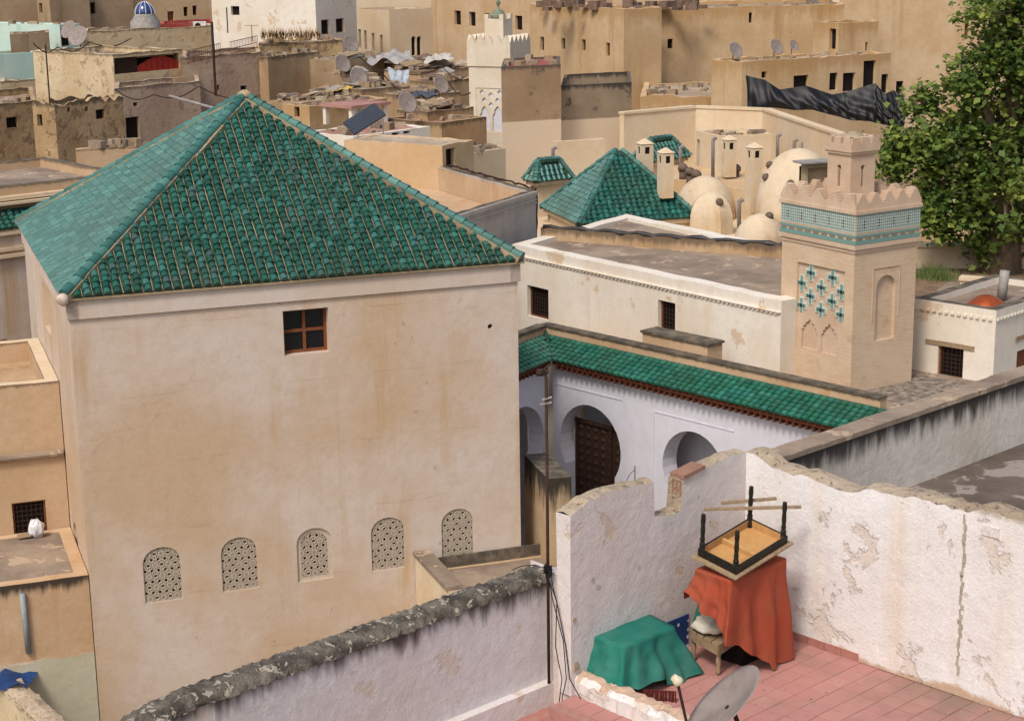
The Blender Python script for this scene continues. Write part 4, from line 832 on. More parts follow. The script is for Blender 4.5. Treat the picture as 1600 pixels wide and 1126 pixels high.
for fr in (hfr[3], hfr[0]):
    for i in range(int(fr.w/.18)): k.obox(fr.pt(.04+i*.18, hz-.28, 0), fr.u*.1, fr.n*.05, Vector((0, 0, .06)))
tag(k.build('dentil_cornice', T['white'], hw), kind='stuff')
rfp = P(1400, 604, 10.6); k = MB(); q = [P(1334, 603, 10.5), P(1430, 640, 10.5), P(1520, 600, 10.5), P(1432, 585, 10.5)]; k.prism([p - Vector((0, 0, .6)) for p in q], (0, 0, .6)); tag(k.build('paved_roof', simple('flaky_grey_roof', '5d534a', rough=.9, dirt='a89c8c', var=.9, scale=5), org=q[0]), 'flaky dark paved roof at the foot of the minaret', 'roof')
# ================================================================ roofs and walls next to the tower
T['pinkroof'] = plaster('faded_red_roof', 'b08478', '9a7066', patch='c0a090', patch_amt=.4, bump=.3)
T['rust'] = simple('rusty_sheet', '7a6454', rough=.8, dirt='4a3a30', var=.8, scale=4, bump=.2)
T['zinc'] = simple('grey_sheet', '9a9690', rough=.6, dirt='6e6258', var=.7, scale=4, bump=.2)
T['ruin'] = plaster('eroded_earth_wall', 'b89e78', 'a08460', patch='846c52', patch_amt=.45, chips=.7, patch_scale=2.2, stain='4a3e32', stain_len=.3, stain_amt=.8, bump=1.0, rough_scale=4, big=.5)
T['ruin_pale'] = plaster('flaking_cream_wall', 'd4c3a2', 'c4ac86', chips=.6, patch='a88f70', patch_amt=.42, patch_scale=2.0, stain='5a4c3e', stain_len=.2, stain_amt=.7, bump=.8, rough_scale=4)
T['ruin_pink'] = plaster('eroded_pinkish_wall', 'bfa890', 'ac917a', chips=.6, patch='988068', patch_amt=.4, patch_scale=1.6, stain='4e4238', stain_len=.3, stain_amt=.7, streak='7a6450', streak_amt=.4, bump=.7, rough_scale=4)
T['brownwall'] = plaster('brown_earth_wall', 'b09a7c', '9a8062', chips=.6, streak='786248', streak_amt=.6, patch='867460', patch_amt=.36, bump=.5)
T['twotone'] = plaster('half_painted_wall', 'a88e70', '937a5e', stain='4a4038', stain_len=.25, stain_amt=.8, patch='6e5e4c', patch_amt=.36, patch_scale=1.4, foot=('d2bda2', 2.3, .03), bump=.3)
T['twogrey'] = plaster('mouldy_half_painted_wall', '9c8a72', '84745e', stain='3a342e', stain_len=.35, stain_amt=.95, patch='5c5244', patch_amt=.42, patch_scale=1.0, foot=('d2bda2', 1.5, .03), bump=.3)
T['orange_grey'] = plaster('grey_white_limewash', 'bfb8b0', 'b0a498', streak='8c8074', streak_amt=.4, bump=.2)
def slab(name, label, cat, pts, th, mat, group=None, kind=None):
    k = MB(); k.prism([Vector(p) - Vector((0, 0, th)) for p in pts], (0, 0, th)); return tag(k.build(name, mat, org=pts[0]), label, cat, group, kind)
def wire(parent, pts, r=.03, mat=None, name='razor_wire', wob=.03):
    k = MB(); out = []
    for a, b in zip(pts, pts[1:]):
        a, b = Vector(a), Vector(b); n = max(2, int((b-a).length/.25))
        for i in range(n): out.append(a + (b-a)*(i/n) + Vector((random.uniform(-wob, wob), random.uniform(-wob, wob), random.uniform(-wob, wob))))
    out.append(Vector(pts[-1])); k.tube(out, [r*random.uniform(.7, 1.4) for _ in out], 5); return k.build(name, T['iron'] if mat is None else mat, parent)
# annex roof in front of the tower and the mouldy pier at its right corner
z6 = 6.8; u_a, u_b = FT.px(650, 885)[0], FT.w+1.2
an, afr = house('annex', 'low dark roof annex against the foot of the beige tower', 'building', [FT.pt(u_a, 0, 3.2).xy, FT.pt(u_b, 0, 3.2).xy, FT.pt(u_b, 0, .01).xy, FT.pt(u_a, 0, .01).xy], z6, T['tan_dirty'], zb=0, par=(0, .2), roof=T['greyroof'])
k = MB(); k.obox(FT.pt(u_a-.02, 5.5, .02), FT.u*.3, FT.n*2.6, Vector((0, 0, 1.75))); k.build('side_parapet', T['cream'], an)
k = MB(); n_ = 12
for i in range(n_): k.obox(FT.pt(u_a-.08, 7.25 + random.uniform(0, .015), .02 + 2.6*i/n_), FT.u*.42, FT.n*(2.6/n_), Vector((0, 0, .09)))
k.build('parapet_coping', T['greyroof'], an)
k = MB(); k.obox(FT.pt(u_a+.3, z6, .012), FT.u*(u_b-u_a-.3), FT.n*.06, Vector((0, 0, .3))); k.build('mouldy_upstand', T['mould'], an)
T['pier'] = plaster('black_streaked_pier', 'c3ab8a', 'b0946e', stain='2a2621', stain_len=1.1, stain_amt=.97, bump=.4)
pf0, pz0 = box_fp(856, 748, 40.6, 15, 819, 893)
house('masonry_pier', 'mould-blackened masonry pier beside the tower corner', 'pier', pf0, pz0, T['pier'], zb=0, par=(0, .1), cop=T['mould'], roof=T['mould'], jag=.02)
# left of the tower
FO = Fr(WA + TL*3.6 - TU*6.5, WA + TL*3.6 + TU*.0); zo = FO.px(55, 598)[1]
oh, ofr = house('orange_house', 'orange lime-washed house with a gridded window left of the tower', 'house', [FO.pt(0, 0).xy, FO.pt(FO.w-.02, 0).xy, (FO.pt(FO.w-.02, 0) + TL*5).xy, (FO.pt(0, 0) + TL*5).xy], zo, T['orange'], zb=0, par=(.55, .3), roof=T['tan_dirty'], wins={0: [(20, 73, 783, 836, 'grid', .12)]}, cop=T['cream'])
k = MB(); b0 = FO.px(30, 712)[1]; k.tube([FO.pt(0, b0, .05), FO.pt(FO.w-.05, b0-.02, .05)], .09, 8); k.build('cement_ledge', T['greyroof'], oh)
zg = 7.85; gl = [P(-60, 925, zg), Vector((WA.x, WA.y, zg)) - TU*.02, Vector((WA.x, WA.y, zg)) + TL*3.58 - TU*.02, Vector((WA.x, WA.y, zg)) + TL*3.58 - TU*6]
T['dripwall'] = plaster('drip_stained_wall', 'cdb292', 'bf9c76', stain='2e2823', stain_len=.38, stain_amt=.95, streak='b08458', streak_amt=.5, bump=.3)
gr_, gfr = house('grey_roof_outbuilding', 'flat grey-roofed outbuilding with drip-stained wall left of the tower', 'building', [p.xy for p in gl], zg, T['dripwall'], zb=0, par=(0, .3))
f_ = gfr[0]; uu, zz = f_.px(34, 925); k = MB(); k.tube([f_.pt(uu, zz, .07), f_.pt(uu+.03, f_.px(42, 1018)[1], .07)], .065, 10); dp = k.build('drain_pipe', simple('grey_pvc', '8f9698', rough=.5), gr_, smooth=True)
bq = P(58, 838, zg+.02); tag(sack(bq + Vector((0, 0, .2)), .17, .14, .22, .4, sq=.8, wr=.08).build('plastic_bag', simple('white_plastic', 'd8dade', rough=.4, spec=.5), smooth=True, org=bq), 'tied white plastic bag on the grey roof by the window', 'bag')
k = MB(); q = P(28, 842, zg+.03); k.obox(q, Vector((.35, .12, .03)), Vector((-.1, .3, 0)), Vector((0, 0, .03))); tag(k.build('board', T['oldwood'], org=q), 'flat weathered board lying beside the plastic bag', 'board')
z5 = 5.7; ra_, rb_ = P(2, 1050, z5), P(98, 1140, z5); d_ = (rb_-ra_).normalized(); s_ = Vector((-d_.y, d_.x, 0))
bw = thing('broken_wall', 'thick crumbling yellowish wall top below the outbuilding', 'wall', ra_ - Vector((0, 0, 3))); k = MB(); k.obox(ra_ - d_*.3 - s_*.25 - Vector((0, 0, 5)), d_*4, s_*.5, Vector((0, 0, 4.95))); k.build('wall_body', T['ruin_pale'], bw)
k = MB(); vs = []; n1 = 40
for i in range(n1+1):
    for j, (o_x, h) in enumerate(((-.27, -.1), (-.2, .05), (0, .08), (.2, .05), (.27, -.1))): vs.append(ra_ + d_*(-.3 + 4*i/n1) + s_*(o_x + random.uniform(-.03, .03)) + Vector((0, 0, h - .02 + random.uniform(-.04, .04))))
k.add(vs, [(i*5+j, i*5+j+1, i*5+j+6, i*5+j+5) for i in range(n1) for j in range(4)]); k.build('crumbled_top', T['edge'], bw)
gs, gsf = house('green_stained_wall', 'pale greenish stained wall at the foot of the tower', 'wall', [(gl[0] - TL*.3 - TU*2).xy, (gl[1] - TL*.02 + TU*.0).xy, (gl[1] + TL*.2).xy, (gl[0] + TL*.2 - TU*2).xy], 5.98, plaster('greenish_cement', 'c8c2aa', 'bab294', patch='c4a982', patch_amt=.35, bump=.3), zb=0, par=(0, .1), jag=.06, cop=T['edge'], roof=T['edge'])
bt_ = MB(); q = P(-6, 1040, 5.9); vs = []
for i in range(13):
    for j in range(9): vs.append(q + Vector((-1.0 + i*.16, -.9 + j*.16, .12*math.sin(i*1.3)*math.cos(j*.9) + random.uniform(-.04, .04) - .06*abs(i-6)*.5)))
bt_.add(vs, [(i*9+j, i*9+j+1, i*9+j+10, i*9+j+9) for i in range(12) for j in range(8)]); tag(bt_.build('blue_tarp', simple('blue_tarpaulin', '24406f', rough=.5, var=.3), smooth=True, org=q), 'crumpled blue tarpaulin lying below the drain pipe', 'tarpaulin')
# mosque wing behind the tower on the left, with a strip of green tiles
lz = 14.5; l0, l1 = P(-90, 302, lz), P(200, 270, lz); ldv = (l1-l0).normalized(); lnv = Vector((-ldv.y, ldv.x, 0))
lw_, lfr = house('side_wing', 'orange-parapet wing with stepped cornices behind the tower left edge', 'building', [l0.xy, (l1).xy, (l1 + lnv*6).xy, (l0 + lnv*6).xy], lz, T['orange'], zb=0, par=(.3, .3), cop=T['mould'])
f_ = lfr[0]
for (y0, h, dep) in ((312, .12, .25), (318, .08, .4)): k = MB(); z_ = f_.px(10, y0)[1]; k.obox(f_.pt(-1, z_, 0), f_.u*(f_.w+1), f_.n*dep, Vector((0, 0, h))); k.build('cornice', T['cream'], lw_)
zt1, zt0 = f_.px(10, 326)[1], f_.px(10, 348)[1]; a_ = f_.pt(-1, zt0-.05, .75); b_ = f_.pt(-1, zt1, .1)
k = MB(); k.add([a_, a_ + f_.u*8, b_ + f_.u*8, b_], [(0, 1, 2, 3)]); k.build('tile_bed', T['pan'], lw_)
strip_tiles(lw_, a_, f_.u, (b_-a_).normalized(), 8.0, 0.0, .22, .18, max(2, int((b_-a_).length/.18)), T['green_tile'], 0, 'roof_tile')
k = MB(); k.obox(f_.pt(-1, 0, 0), f_.u*8, f_.n*.7, Vector((0, 0, zt0-.1))); k.build('lower_wall', T['tower'], lw_)
for z_, d__ in ((zt0-.25, .12), (zt0-.75, .1), (zt0-.95, .16)): k = MB(); k.obox(f_.pt(-1, z_, .7), f_.u*8, f_.n*d__, Vector((0, 0, .1))); k.build('cornice', T['cream'], lw_)
f2 = Fr(f_.pt(-1, 0, .7), f_.pt(7, 0, .7)); r_ = f2.rect(0, 10, 531, 543); window(lw_, f2, r_, 'frame', -.02)
# roof terrace behind the tower: orange inside, grey outside
bz = 13.85; br = P(838, 298, bz); bn = br + Vector((math.cos(math.radians(-117)), math.sin(math.radians(-117)), 0))*7; bf = br + Vector((math.cos(math.radians(116.2)), math.sin(math.radians(116.2)), 0))*14; bl_ = bf + (bn-br)
bh, bfr = house('roof_terrace_building', 'grey-walled building with an orange-lined roof terrace behind the tower', 'building', [bn.xy, br.xy, bf.xy, bl_.xy], bz, T['orange_grey'], zb=5, par=(.85, .25), roof=T['orange'], cop=T['mould'])
k = MB(); ii = poly_inset([p.xy for p in (bn, br, bf, bl_)], .26)
for i in range(4):
    a, b = ii[i], ii[(i+1) % 4]; f_ = Fr(a, b); k.obox(f_.pt(.02, bz-.84, -.03), f_.u*(f_.w-.04), f_.n*.02, Vector((0, 0, .78)))
k.build('terrace_lining', T['orange'], bh, ztop=bz)
f_ = bfr[0]; k = MB()
for i in range(30): k.obox(f_.pt(f_.w-.1-i*.14, bz-.42, 0), f_.u*.07, f_.n*.03, Vector((0, 0, .07)))
tag(k.build('dentils', T['orange_grey'], bh), kind='stuff')
k = MB(); k.obox(f_.pt(0, bz-.12, 0), f_.u*f_.w, f_.n*.06, Vector((0, 0, .12))); k.obox(f_.pt(0, bz-.3, 0), f_.u*f_.w, f_.n*.03, Vector((0, 0, .05))); k.build('cornice', T['orange_grey'], bh)
wire(bh, [bf + Vector((0, 0, .06)), br + Vector((0, 0, .06)), br + Vector((0, 0, -1.9))], .035)
# ================================================================ bath-house complex: platform, domes, chimneys, tiled hip roofs
pz = 11.3; pp_ = [P(835, 372, pz), P(1262, 404, pz), P(1345, 330, pz), PY(1345, 250, 84), PY(820, 250, 84)]
tag(slab('bath_house_roof', 'flat pinkish roof of the domed bath-house', 'building', [Vector((p.x, p.y, pz)) for p in pp_], 11.2, T['cream']), kind='thing')
def hip(name, label, cx, cy, Y, yaw, pxl, pxr, apx, ph, pe, mat_r, mat_l, keep, wallmat, wallh, wins=None, group=None, D=None):
    fp_, z = box_fp(cx, cy, Y, yaw, pxl, pxr); c, R_, F_, L_ = [Vector((p[0], p[1], z)) for p in fp_]
    if D: dl_ = (L_-c).normalized(); L_ = c + dl_*D; F_ = R_ + dl_*D
    root = thing(name, label, 'pavilion', ((c.x+F_.x)/2, (c.y+F_.y)/2, z-wallh), group); W_, D_ = (R_-c).length, (L_-c).length; u, v = (R_-c).normalized(), (L_-c).normalized()
    if D_ > W_: r1_, r2_ = c + u*W_/2 + v*W_/2, c + u*W_/2 + v*(D_-W_/2)
    else: r1_, r2_ = c + u*D_/2 + v*D_/2, c + u*(W_-D_/2) + v*D_/2
    # height so that the near ridge end meets its pixel row
    lo, hi = 0.0, 6.0
    for _ in range(40):
        m = (lo+hi)/2
        if pix(r1_ + Vector((0, 0, m)))[1] > apx: lo = m
        else: hi = m
    r1_, r2_ = r1_ + Vector((0, 0, lo)), r2_ + Vector((0, 0, lo)); k = MB()
    if D_ > W_: k.add([c, R_, F_, L_, r1_, r2_], [(0, 1, 4), (1, 2, 5, 4), (2, 3, 5), (3, 0, 4, 5)])
    else: k.add([c, R_, F_, L_, r1_, r2_], [(0, 1, 5, 4), (1, 2, 5), (2, 3, 4, 5), (3, 0, 4)])
    k.build('roof', T['pan'], root)
    fa = (r1_, r1_) if D_ > W_ else (r1_, r2_); fb = (r2_, r1_) if D_ > W_ else (r1_, r1_)
    slope_tiles(root, c, R_, fa[0], fa[1], ph, pe, mat_r, keep, mortar=False, tw=.9); slope_tiles(root, L_, c, fb[0], fb[1], ph, pe, mat_l, 0, name='side_roof_tile', mortar=False, tw=.9)
    slope_tiles(root, R_, F_, r1_ if D_ > W_ else r2_, r2_, ph, pe, mat_r, 0, name='far_roof_tile', mortar=False, tw=.9)
    n_ = max(6, int((r1_-c).length/.28)); hip_tiles(root, c, r1_, n_, mat_l, .2, mort=T['pan']); hip_tiles(root, R_, r1_ if D_ > W_ else r2_, n_, mat_l, .2, mort=T['pan']); hip_tiles(root, L_, r2_ if D_ > W_ else r1_, n_, mat_l, .2, mort=T['pan'])
    if (r2_-r1_).length > .3: hip_tiles(root, r1_, r2_, max(3, int((r2_-r1_).length/.28)), mat_l, .2, mort=T['pan'])
    ins = poly_inset([p.xy for p in (c, R_, F_, L_)], .18)
    k = MB(); k.prism([Vector((p.x, p.y, z-.16)) for p in poly_inset([p.xy for p in (c, R_, F_, L_)], .05)], (0, 0, .14)); k.build('eave_cornice', wallmat, root)
    house('', '', '', ins, z-.17, wallmat, zb=z-wallh, par=(0, .1), wins=wins, parent=root); return root
T['bath_tile'] = tile_mat('deep_green_tile', ['14584c', '1f6e60', '1a6154', '2a7d70', '115046', '236f66'], k=.7, rough=.45, dirt='3e4a3c')
hip('tiled_pavilion', 'cream pavilion under a large green hipped tile roof beside the domes', 905, 352, 61, 16.7, 846, 1092, 236, .23, .19, T['bath_tile'], T['teal_tile'], 260, T['cream'], 1.6, {0: [(950, 975, 366, 380, 'shutter', .08), (977, 1008, 357, 385), (1018, 1043, 354, 385)], 3: [(850, 859, 330, 346)]})
hip('tiled_pavilion', 'small square pavilion with a green pyramid roof beside the tan block', 837, 285, 66, 33, 819, 895, 252, .23, .2, T['bath_tile'], T['teal_tile'], 0, T['cream'], 3, {3: [(845, 855, 296, 330, 'dark', .05)]})
hip('tiled_pavilion', 'small green-roofed pavilion behind the two chimneys', 1019, 254, 72, 45, 985, 1078, 219, .23, .2, T['bath_tile'], T['teal_tile'], 0, T['cream'], 2, {0: [(1048, 1060, 262, 268)]})
def chimney(label, x0, x1, yt, yb, Y, yaw=20):
    a, b = PY(x0, yt, Y), PY(x1, yt, Y); w_ = (b-a).length*.82; c = (a+b)/2; zb = PY((x0+x1)/2, yb, Y).z; root = thing('chimney', label, 'chimney', (c.x, c.y, zb), 'bath-house chimneys'); ya = math.radians(yaw); k = MB()
    fp_ = [Vector((c.x, c.y)) + Vector((math.cos(ya)*s - math.sin(ya)*t, math.sin(ya)*s + math.cos(ya)*t))*w_/2 for s, t in ((-1, -1), (1, -1), (1, 1), (-1, 1))]
    for i in range(4):
        fr = Fr(fp_[i], fp_[(i+1) % 4]); panel(k, fr, rect_loop((0, fr.w, zb-.2, c.z-.05)), [rect_loop((fr.w*.3, fr.w*.7, c.z-.42, c.z-.16))] if i in (0, 3) else [], .1)
    k.build('shaft', T['cream'], root)
    k = MB(); k.box((c.x, c.y, c.z-.45), (w_*.8, w_*.8, .32), ya); k.build('flue', T['dark'], root)
    k = MB(); q = [Vector((p[0], p[1], c.z-.05)) for p in poly_inset(fp_, -.03)]; k.add(q + [Vector((c.x, c.y, c.z+.14))], [(0, 1, 4), (1, 2, 4), (2, 3, 4), (3, 0, 4), (3, 2, 1, 0)]); k.build('cap', T['cream'], root)
chimney('tall cream chimney in front of the small green roof', 995, 1020, 222, 275, 64.5); chimney('cream chimney with square opening behind the large hipped roof', 1028, 1052, 236, 300, 62.5)
chimney('slender cream chimney between the two domes', 1167, 1191, 228, 322, 64); chimney('cream chimney built against the small flat-roofed room', 1129, 1150, 216, 268, 68)
def dome(label, cx, yb, yt, hw, Y, n=24, knobs=(), mat=None, oct_=False):
    b = PY(cx, yb, Y); R = hw/F_PX*math.hypot(Y, CAMZ-b.z); top = PY(cx, yt, Y + R*.35).z; H = max(.35*R, top-b.z); root = thing('dome', label, 'dome', b, 'bath-house domes'); k = MB()
    prof = [(R*1.02, -.5), (R, 0)] + [(R*math.cos(a*math.pi/2/8), H*math.sin(a*math.pi/2/8)) for a in range(1, 8)] + [(.03, H)]
    k.lathe(b + Vector((0, R*.4, 0)), prof, 8 if oct_ else n, a0=.3); k.build('shell', mat or T['domep'], root, smooth=not oct_)
    cc = b + Vector((0, R*.4, 0))
    for (x, y) in knobs:                                   # glass-bottle skylight caps: where the pixel ray meets the dome
        d = ray(x, y); best = None
        for i in range(400):
            q = Vector((0, 0, CAMZ)) + d*((Y-R)/d.y + (2*R)*i/400/d.y); e = ((q.x-cc.x)**2 + (q.y-cc.y)**2)/R**2 + ((q.z-cc.z)/H)**2
            if e <= 1.0: best = q; break
        if best is None: continue
        nrm = Vector(((best.x-cc.x)/R**2, (best.y-cc.y)/R**2, (best.z-cc.z)/H**2)).normalized(); k = MB(); k.lathe(best - nrm*.03, [(.13, 0), (.15, .04), (.12, .12), (.05, .17)], 10, axis=nrm); k.build('skylight_cap', T['cap'], root, smooth=True)
    return root
T['domep'] = plaster('cracked_dome_plaster', 'd6c5aa', 'cbb594', patch='bfa582', patch_amt=.38, patch_scale=1.5, streak='a8743f', streak_amt=.5, bump=.4); T['cap'] = simple('brown_clay_cap', '5c4a3c', rough=.7, dirt='8a8078', var=.5, scale=10)
dome('broad low dome behind the eight-sided dome', 1103, 338, 275, 48, 65, knobs=((1146, 308),)); dome('eight-sided cream dome in front of the broad low dome', 1113, 346, 299, 36, 62, oct_=True, knobs=((1085, 312), (1124, 316)))
dome('largest cracked dome beside the minaret lantern', 1252, 330, 232, 68, 62, knobs=((1197, 277), (1235, 287), (1203, 258))); dome('small dome with two caps at the foot of the minaret', 1190, 388, 334, 42, 56.5, knobs=((1160, 333), (1202, 338)))
for i, (x, y, Y) in enumerate(((1067, 262, 68), (1078, 268, 67), (1088, 272, 66), (1150, 263, 68.5), (1222, 258, 67))):
    q = PY(x, y, Y); k = MB(); k.lathe(q - Vector((0, 0, .1)), [(.2, 0), (.2, .12), (.14, .22), (.04, .27)], 10); k.lathe(q - Vector((0, 0, .5)), [(.14, 0), (.14, .41)], 8); tag(k.build('roof_vent', T['cap'], smooth=True, org=q - Vector((0, 0, .5))), ['brown clay vent cap at the foot of the pipe by the small green roof', 'middle cap of three brown vents in a row behind the broad dome', 'brown vent cap just above the broad low dome', 'brown vent cap at the foot of the chimney against the room', 'brown vent cap beside the tall pipe on the cream wall'][i], 'vent', 'clay vent caps on the bath-house roof')
for i, (x, yt, yb, Y) in enumerate(((1063, 230, 262, 70), (1114, 217, 268, 67.5), (1215, 212, 250, 71), (1241, 220, 238, 71), (1254, 224, 240, 71), (1155, 314, 345, 60), (864, 232, 252, 68))):
    a, b = PY(x, yt, Y), PY(x, yb, Y); k = MB(); k.tube([b - Vector((0, 0, .3)), a, a + Vector((.06, 0, .06)), a + Vector((.12, -.03, -.02))], .07, 8); tag(k.build('vent_pipe', simple('grey_vent_pipe', '8c8680', rough=.6, dirt='5c5248', var=.6), smooth=True, org=b - Vector((0, 0, .3))), ['grey vent pipe beside the small green roof', 'grey vent pipe with clay foot by the flat-roofed room', 'tall grey vent pipe on the sloping cream wall', 'short grey vent pipe next to the tall one', 'shortest grey vent pipe beyond the short one', 'bent grey pipe between the low domes', 'grey pipe behind the small pyramid roof'][i], 'pipe', 'vent pipes')
# cream boundary walls behind the bath-house
def wall_run(name, label, pts, zt, zb, th, mat, cop=None, cat='wall'):
    root = thing(name, label, cat, Vector((pts[0][0], pts[0][1], zb))); k = MB(); c = MB()
    for a, b in zip(pts, pts[1:]):
        f_ = Fr(a, b); za, zb2 = (a[2], b[2]) if len(a) > 2 else (zt, zt)
        k.prism([f_.pt(0, zb), f_.pt(f_.w, zb), f_.pt(f_.w, zb2), f_.pt(0, za)], -f_.n*th)
        c.prism([f_.pt(-.03, za+.002, .05), f_.pt(f_.w+.03, zb2+.002, .05), f_.pt(f_.w+.03, zb2+.002, -th-.05), f_.pt(-.03, za+.002, -th-.05)], (0, 0, .1))
    k.build('wall_body', mat, root, ztop=zt); c.build('coping', cop or mat, root); return root
cz = 14.2; wall_run('boundary_wall', 'smooth cream boundary wall with thin coping behind the domes', [P(975, 179, cz), P(1087, 169, cz), P(1192, 173, cz), P(1315, 214, cz)], cz, 8, .3, T['cream'])
fpr, zr_ = box_fp(1124, 213, 70, 18, 1087, 1206); house('roof_room', 'small flat-roofed cream room with a narrow dark door among the chimneys', 'building', fpr, zr_, T['cream'], zb=9, par=(.15, .15), wins={3: [(1088.5, 1093, 218, 266, 'door')], 0: [(1102, 1108, 222, 242)]}, roof=T['tan'])
fps, zsd = box_fp(1258, 256, 55, 20, 1252, 1306, dl=2); sh_, sf = house('roof_shack', 'small shack with a sheet roof behind the minaret', 'shack', fps, zsd, T['brownwall'], zb=10, par=(0, .1), wins={0: [(1262, 1300, 262, 300, 'open', .5)]}, roof=T['zinc']); k = MB(); k.prism([Vector((p[0], p[1], zsd+.01)) for p in poly_inset(fps, -.2)], (0, 0, .06)); k.build('sheet_roof', T['zinc'], sh_)
# ================================================================ tan blocks, white minaret
tf, tz_ = box_fp(783, 105, 74, 23, None, 876, dl=5); house('tan_block', 'tall tan block with painted lower half and a red roof edge', 'building', tf, tz_, T['twotone'], zb=6, par=(.1, .15), roof=simple('red_roof', '9a5248', rough=.8), cop=T['mould'])
tf, tz2 = box_fp(876.5, 134, 76.5, 23, None, 987, dl=6); house('mouldy_block', 'lower block with mould-blackened upper wall beside the tan block', 'building', tf, tz2, T['twogrey'], zb=6, par=(1.0, .15), roof=T['white'], cop=T['mould'])
tf, tz3 = box_fp(868, 222, 70, 23, 862, 945, dl=3); house('low_annex', 'low cream annex in front of the tan block', 'building', tf, tz3, T['cream'], zb=8, par=(.1, .12), roof=T['brownwall'])
vf, vz = box_fp(797, 70, 84, 64, 729, 829); T['wmin'] = plaster('white_minaret_limewash', 'ddd3c0', 'd2c4ac', streak='b8a888', streak_amt=.5, bump=.2)
vm = thing('white_minaret', 'cream white minaret with saw-tooth battlements and a small domed lantern', 'minaret', ((vf[0][0]+vf[2][0])/2, (vf[0][1]+vf[2][1])/2, 6)); k = MB(); zs1 = PY(797, 105, 84).z
up = [Vector((p[0], p[1], zs1)) for p in vf]; k.prism(up, (0, 0, vz-zs1)); k.build('upper_block', T['wmin'], vm)
vi = poly_inset(vf, .06); FV = Fr(vi[3], vi[0]); pr_ = FV.rect(744, 790, 138, 207); k = MB()
for i in range(4):
    fr = Fr(vi[i], vi[(i+1) % 4]); panel(k, fr, rect_loop((0, fr.w, 6, zs1)), [rect_loop(pr_)] if i == 3 else [], .1)
k.build('shaft', T['wmin'], vm); k = MB(); k.prism([FV.pt(u, z, -.1) for u, z in rect_loop(pr_)], -FV.n*.02); k.build('panel_back', T['court'], vm)
k = MB(); hs = []; pw, ph = pr_[1]-pr_[0], pr_[3]-pr_[2]
for cx in (.28, .72): hs.append([(pr_[0]+pw*(cx+dx*.17), pr_[2]+ph*dz) for dx, dz in ((-1, .03), (1, .03), (1, .38), (.6, .46), (.7, .5), (0, .6), (-.7, .5), (-.6, .46), (-1, .38))])
for (cx, cz_) in ((.28, .72), (.72, .72), (.5, .62), (.5, .84), (.2, .9), (.8, .9)): hs.append([(pr_[0]+pw*(cx+.09*math.cos(math.pi/2*i)), pr_[2]+ph*(cz_+.07*math.sin(math.pi/2*i))) for i in range(4)])
panel(k, FV, [(pr_[0]+.002, pr_[2]+.002), (pr_[1]-.002, pr_[2]+.002), (pr_[1]-.002, pr_[3]-.002), (pr_[0]+.002, pr_[3]-.002)], hs, .06, d=-.03); k.build('blind_arch_screen', T['wmin'], vm)
for e_ in range(4):
    fr = Fr(vf[e_], vf[(e_+1) % 4]); n = 5
    for i in range(n):
        w_ = fr.w/n; k = MB(); k.prism([fr.pt(w_*i+.01, vz), fr.pt(w_*(i+1)-.01, vz), fr.pt(w_*(i+1)-.01, vz+.08), fr.pt(w_*(i+.5), vz+.42), fr.pt(w_*i+.01, vz+.08)], -fr.n*.2); k.build('merlon', T['wmin'], vm)
vc = Vector(((vf[0][0]+vf[2][0])/2, (vf[0][1]+vf[2][1])/2, vz)); k = MB(); k.box(vc, (1.0, 1.0, 1.15), math.radians(64)); lan = k.build('lantern', T['wmin'], vm)
for s in (-1, 1):
    for t in (-1, 1): k = MB(); a_ = math.radians(64); k.box(vc + Vector((math.cos(a_)*s*.4 - math.sin(a_)*t*.4, math.sin(a_)*s*.4 + math.cos(a_)*t*.4, 1.15)), (.22, .22, .22), a_); k.build('lantern_merlon', T['wmin'], vm)
k = MB(); k.lathe(vc + Vector((0, 0, 1.15)), [(.36, 0), (.35, .15), (.25, .35), (.07, .47), (.04, .6), (.1, .68), (.12, .76), (.05, .86), (.07, .92), (.03, 1.02), (.01, 1.25)], 12); k.build('finial', simple('greenish_finial', '76806c', rough=.6), vm, smooth=True)
# ================================================================ high ochre houses at the back
def H(name, label, cat, cx, cy, Y, yaw, pxl, pxr, mat, **kw):
    dl, dr = kw.pop('dl', 8), kw.pop('dr', 8); f, z = box_fp(cx, cy, Y, yaw, pxl, pxr, dl, dr); return house(name, label, cat, f, z, mat, **kw), z
H('ochre_house', 'big ochre house with four slit windows and rain-streaked walls', 'house', 975, 14, 95, 31, 828, 1034, T['ochre'], par=(.25, .3), wins={3: [(844, 850, 58, 79), (877, 883, 60, 77), (909, 915, 62, 79), (947, 953, 67, 88, 'shutter')]}, jag=.05)
H('ochre_house', 'long crumbling ochre house wall with one small dark window', 'house', 1031, 13, 100, 10, None, 1320, T['ochre'], wins={0: [(1043, 1051, 61, 76), (1170, 1175, 20, 36)]}, jag=.06, par=(.2, .4))
H('ochre_ledge', 'low ochre rubble-topped roof below the crumbling wall', 'building', 1000, 152, 88, 10, None, 1130, T['ochre'], jag=.12, par=(.1, .3), roof=T['edge'])
H('ochre_house', 'ochre house with dark openings above the black tarpaulin', 'house', 1160, 97, 86, 30, 1112, 1392, T['ochre'], wins={0: [(1240, 1263, 118, 139), (1296, 1309, 114, 141), (1317, 1336, 114, 143), (1349, 1368, 95, 137), (1377, 1388, 116, 146), (1190, 1198, 112, 122)]}, roof=T['edge'], jag=.05, par=(.12, .25))
H('roof_room', 'ochre roof room with a dark doorway on the tarpaulin house', 'building', 1311, 36, 91, 28, 1271, 1373, T['ochre'], wins={3: [(1296, 1306, 45, 77, 'door')], 0: [(1352, 1356, 66, 80)]}, jag=.04)
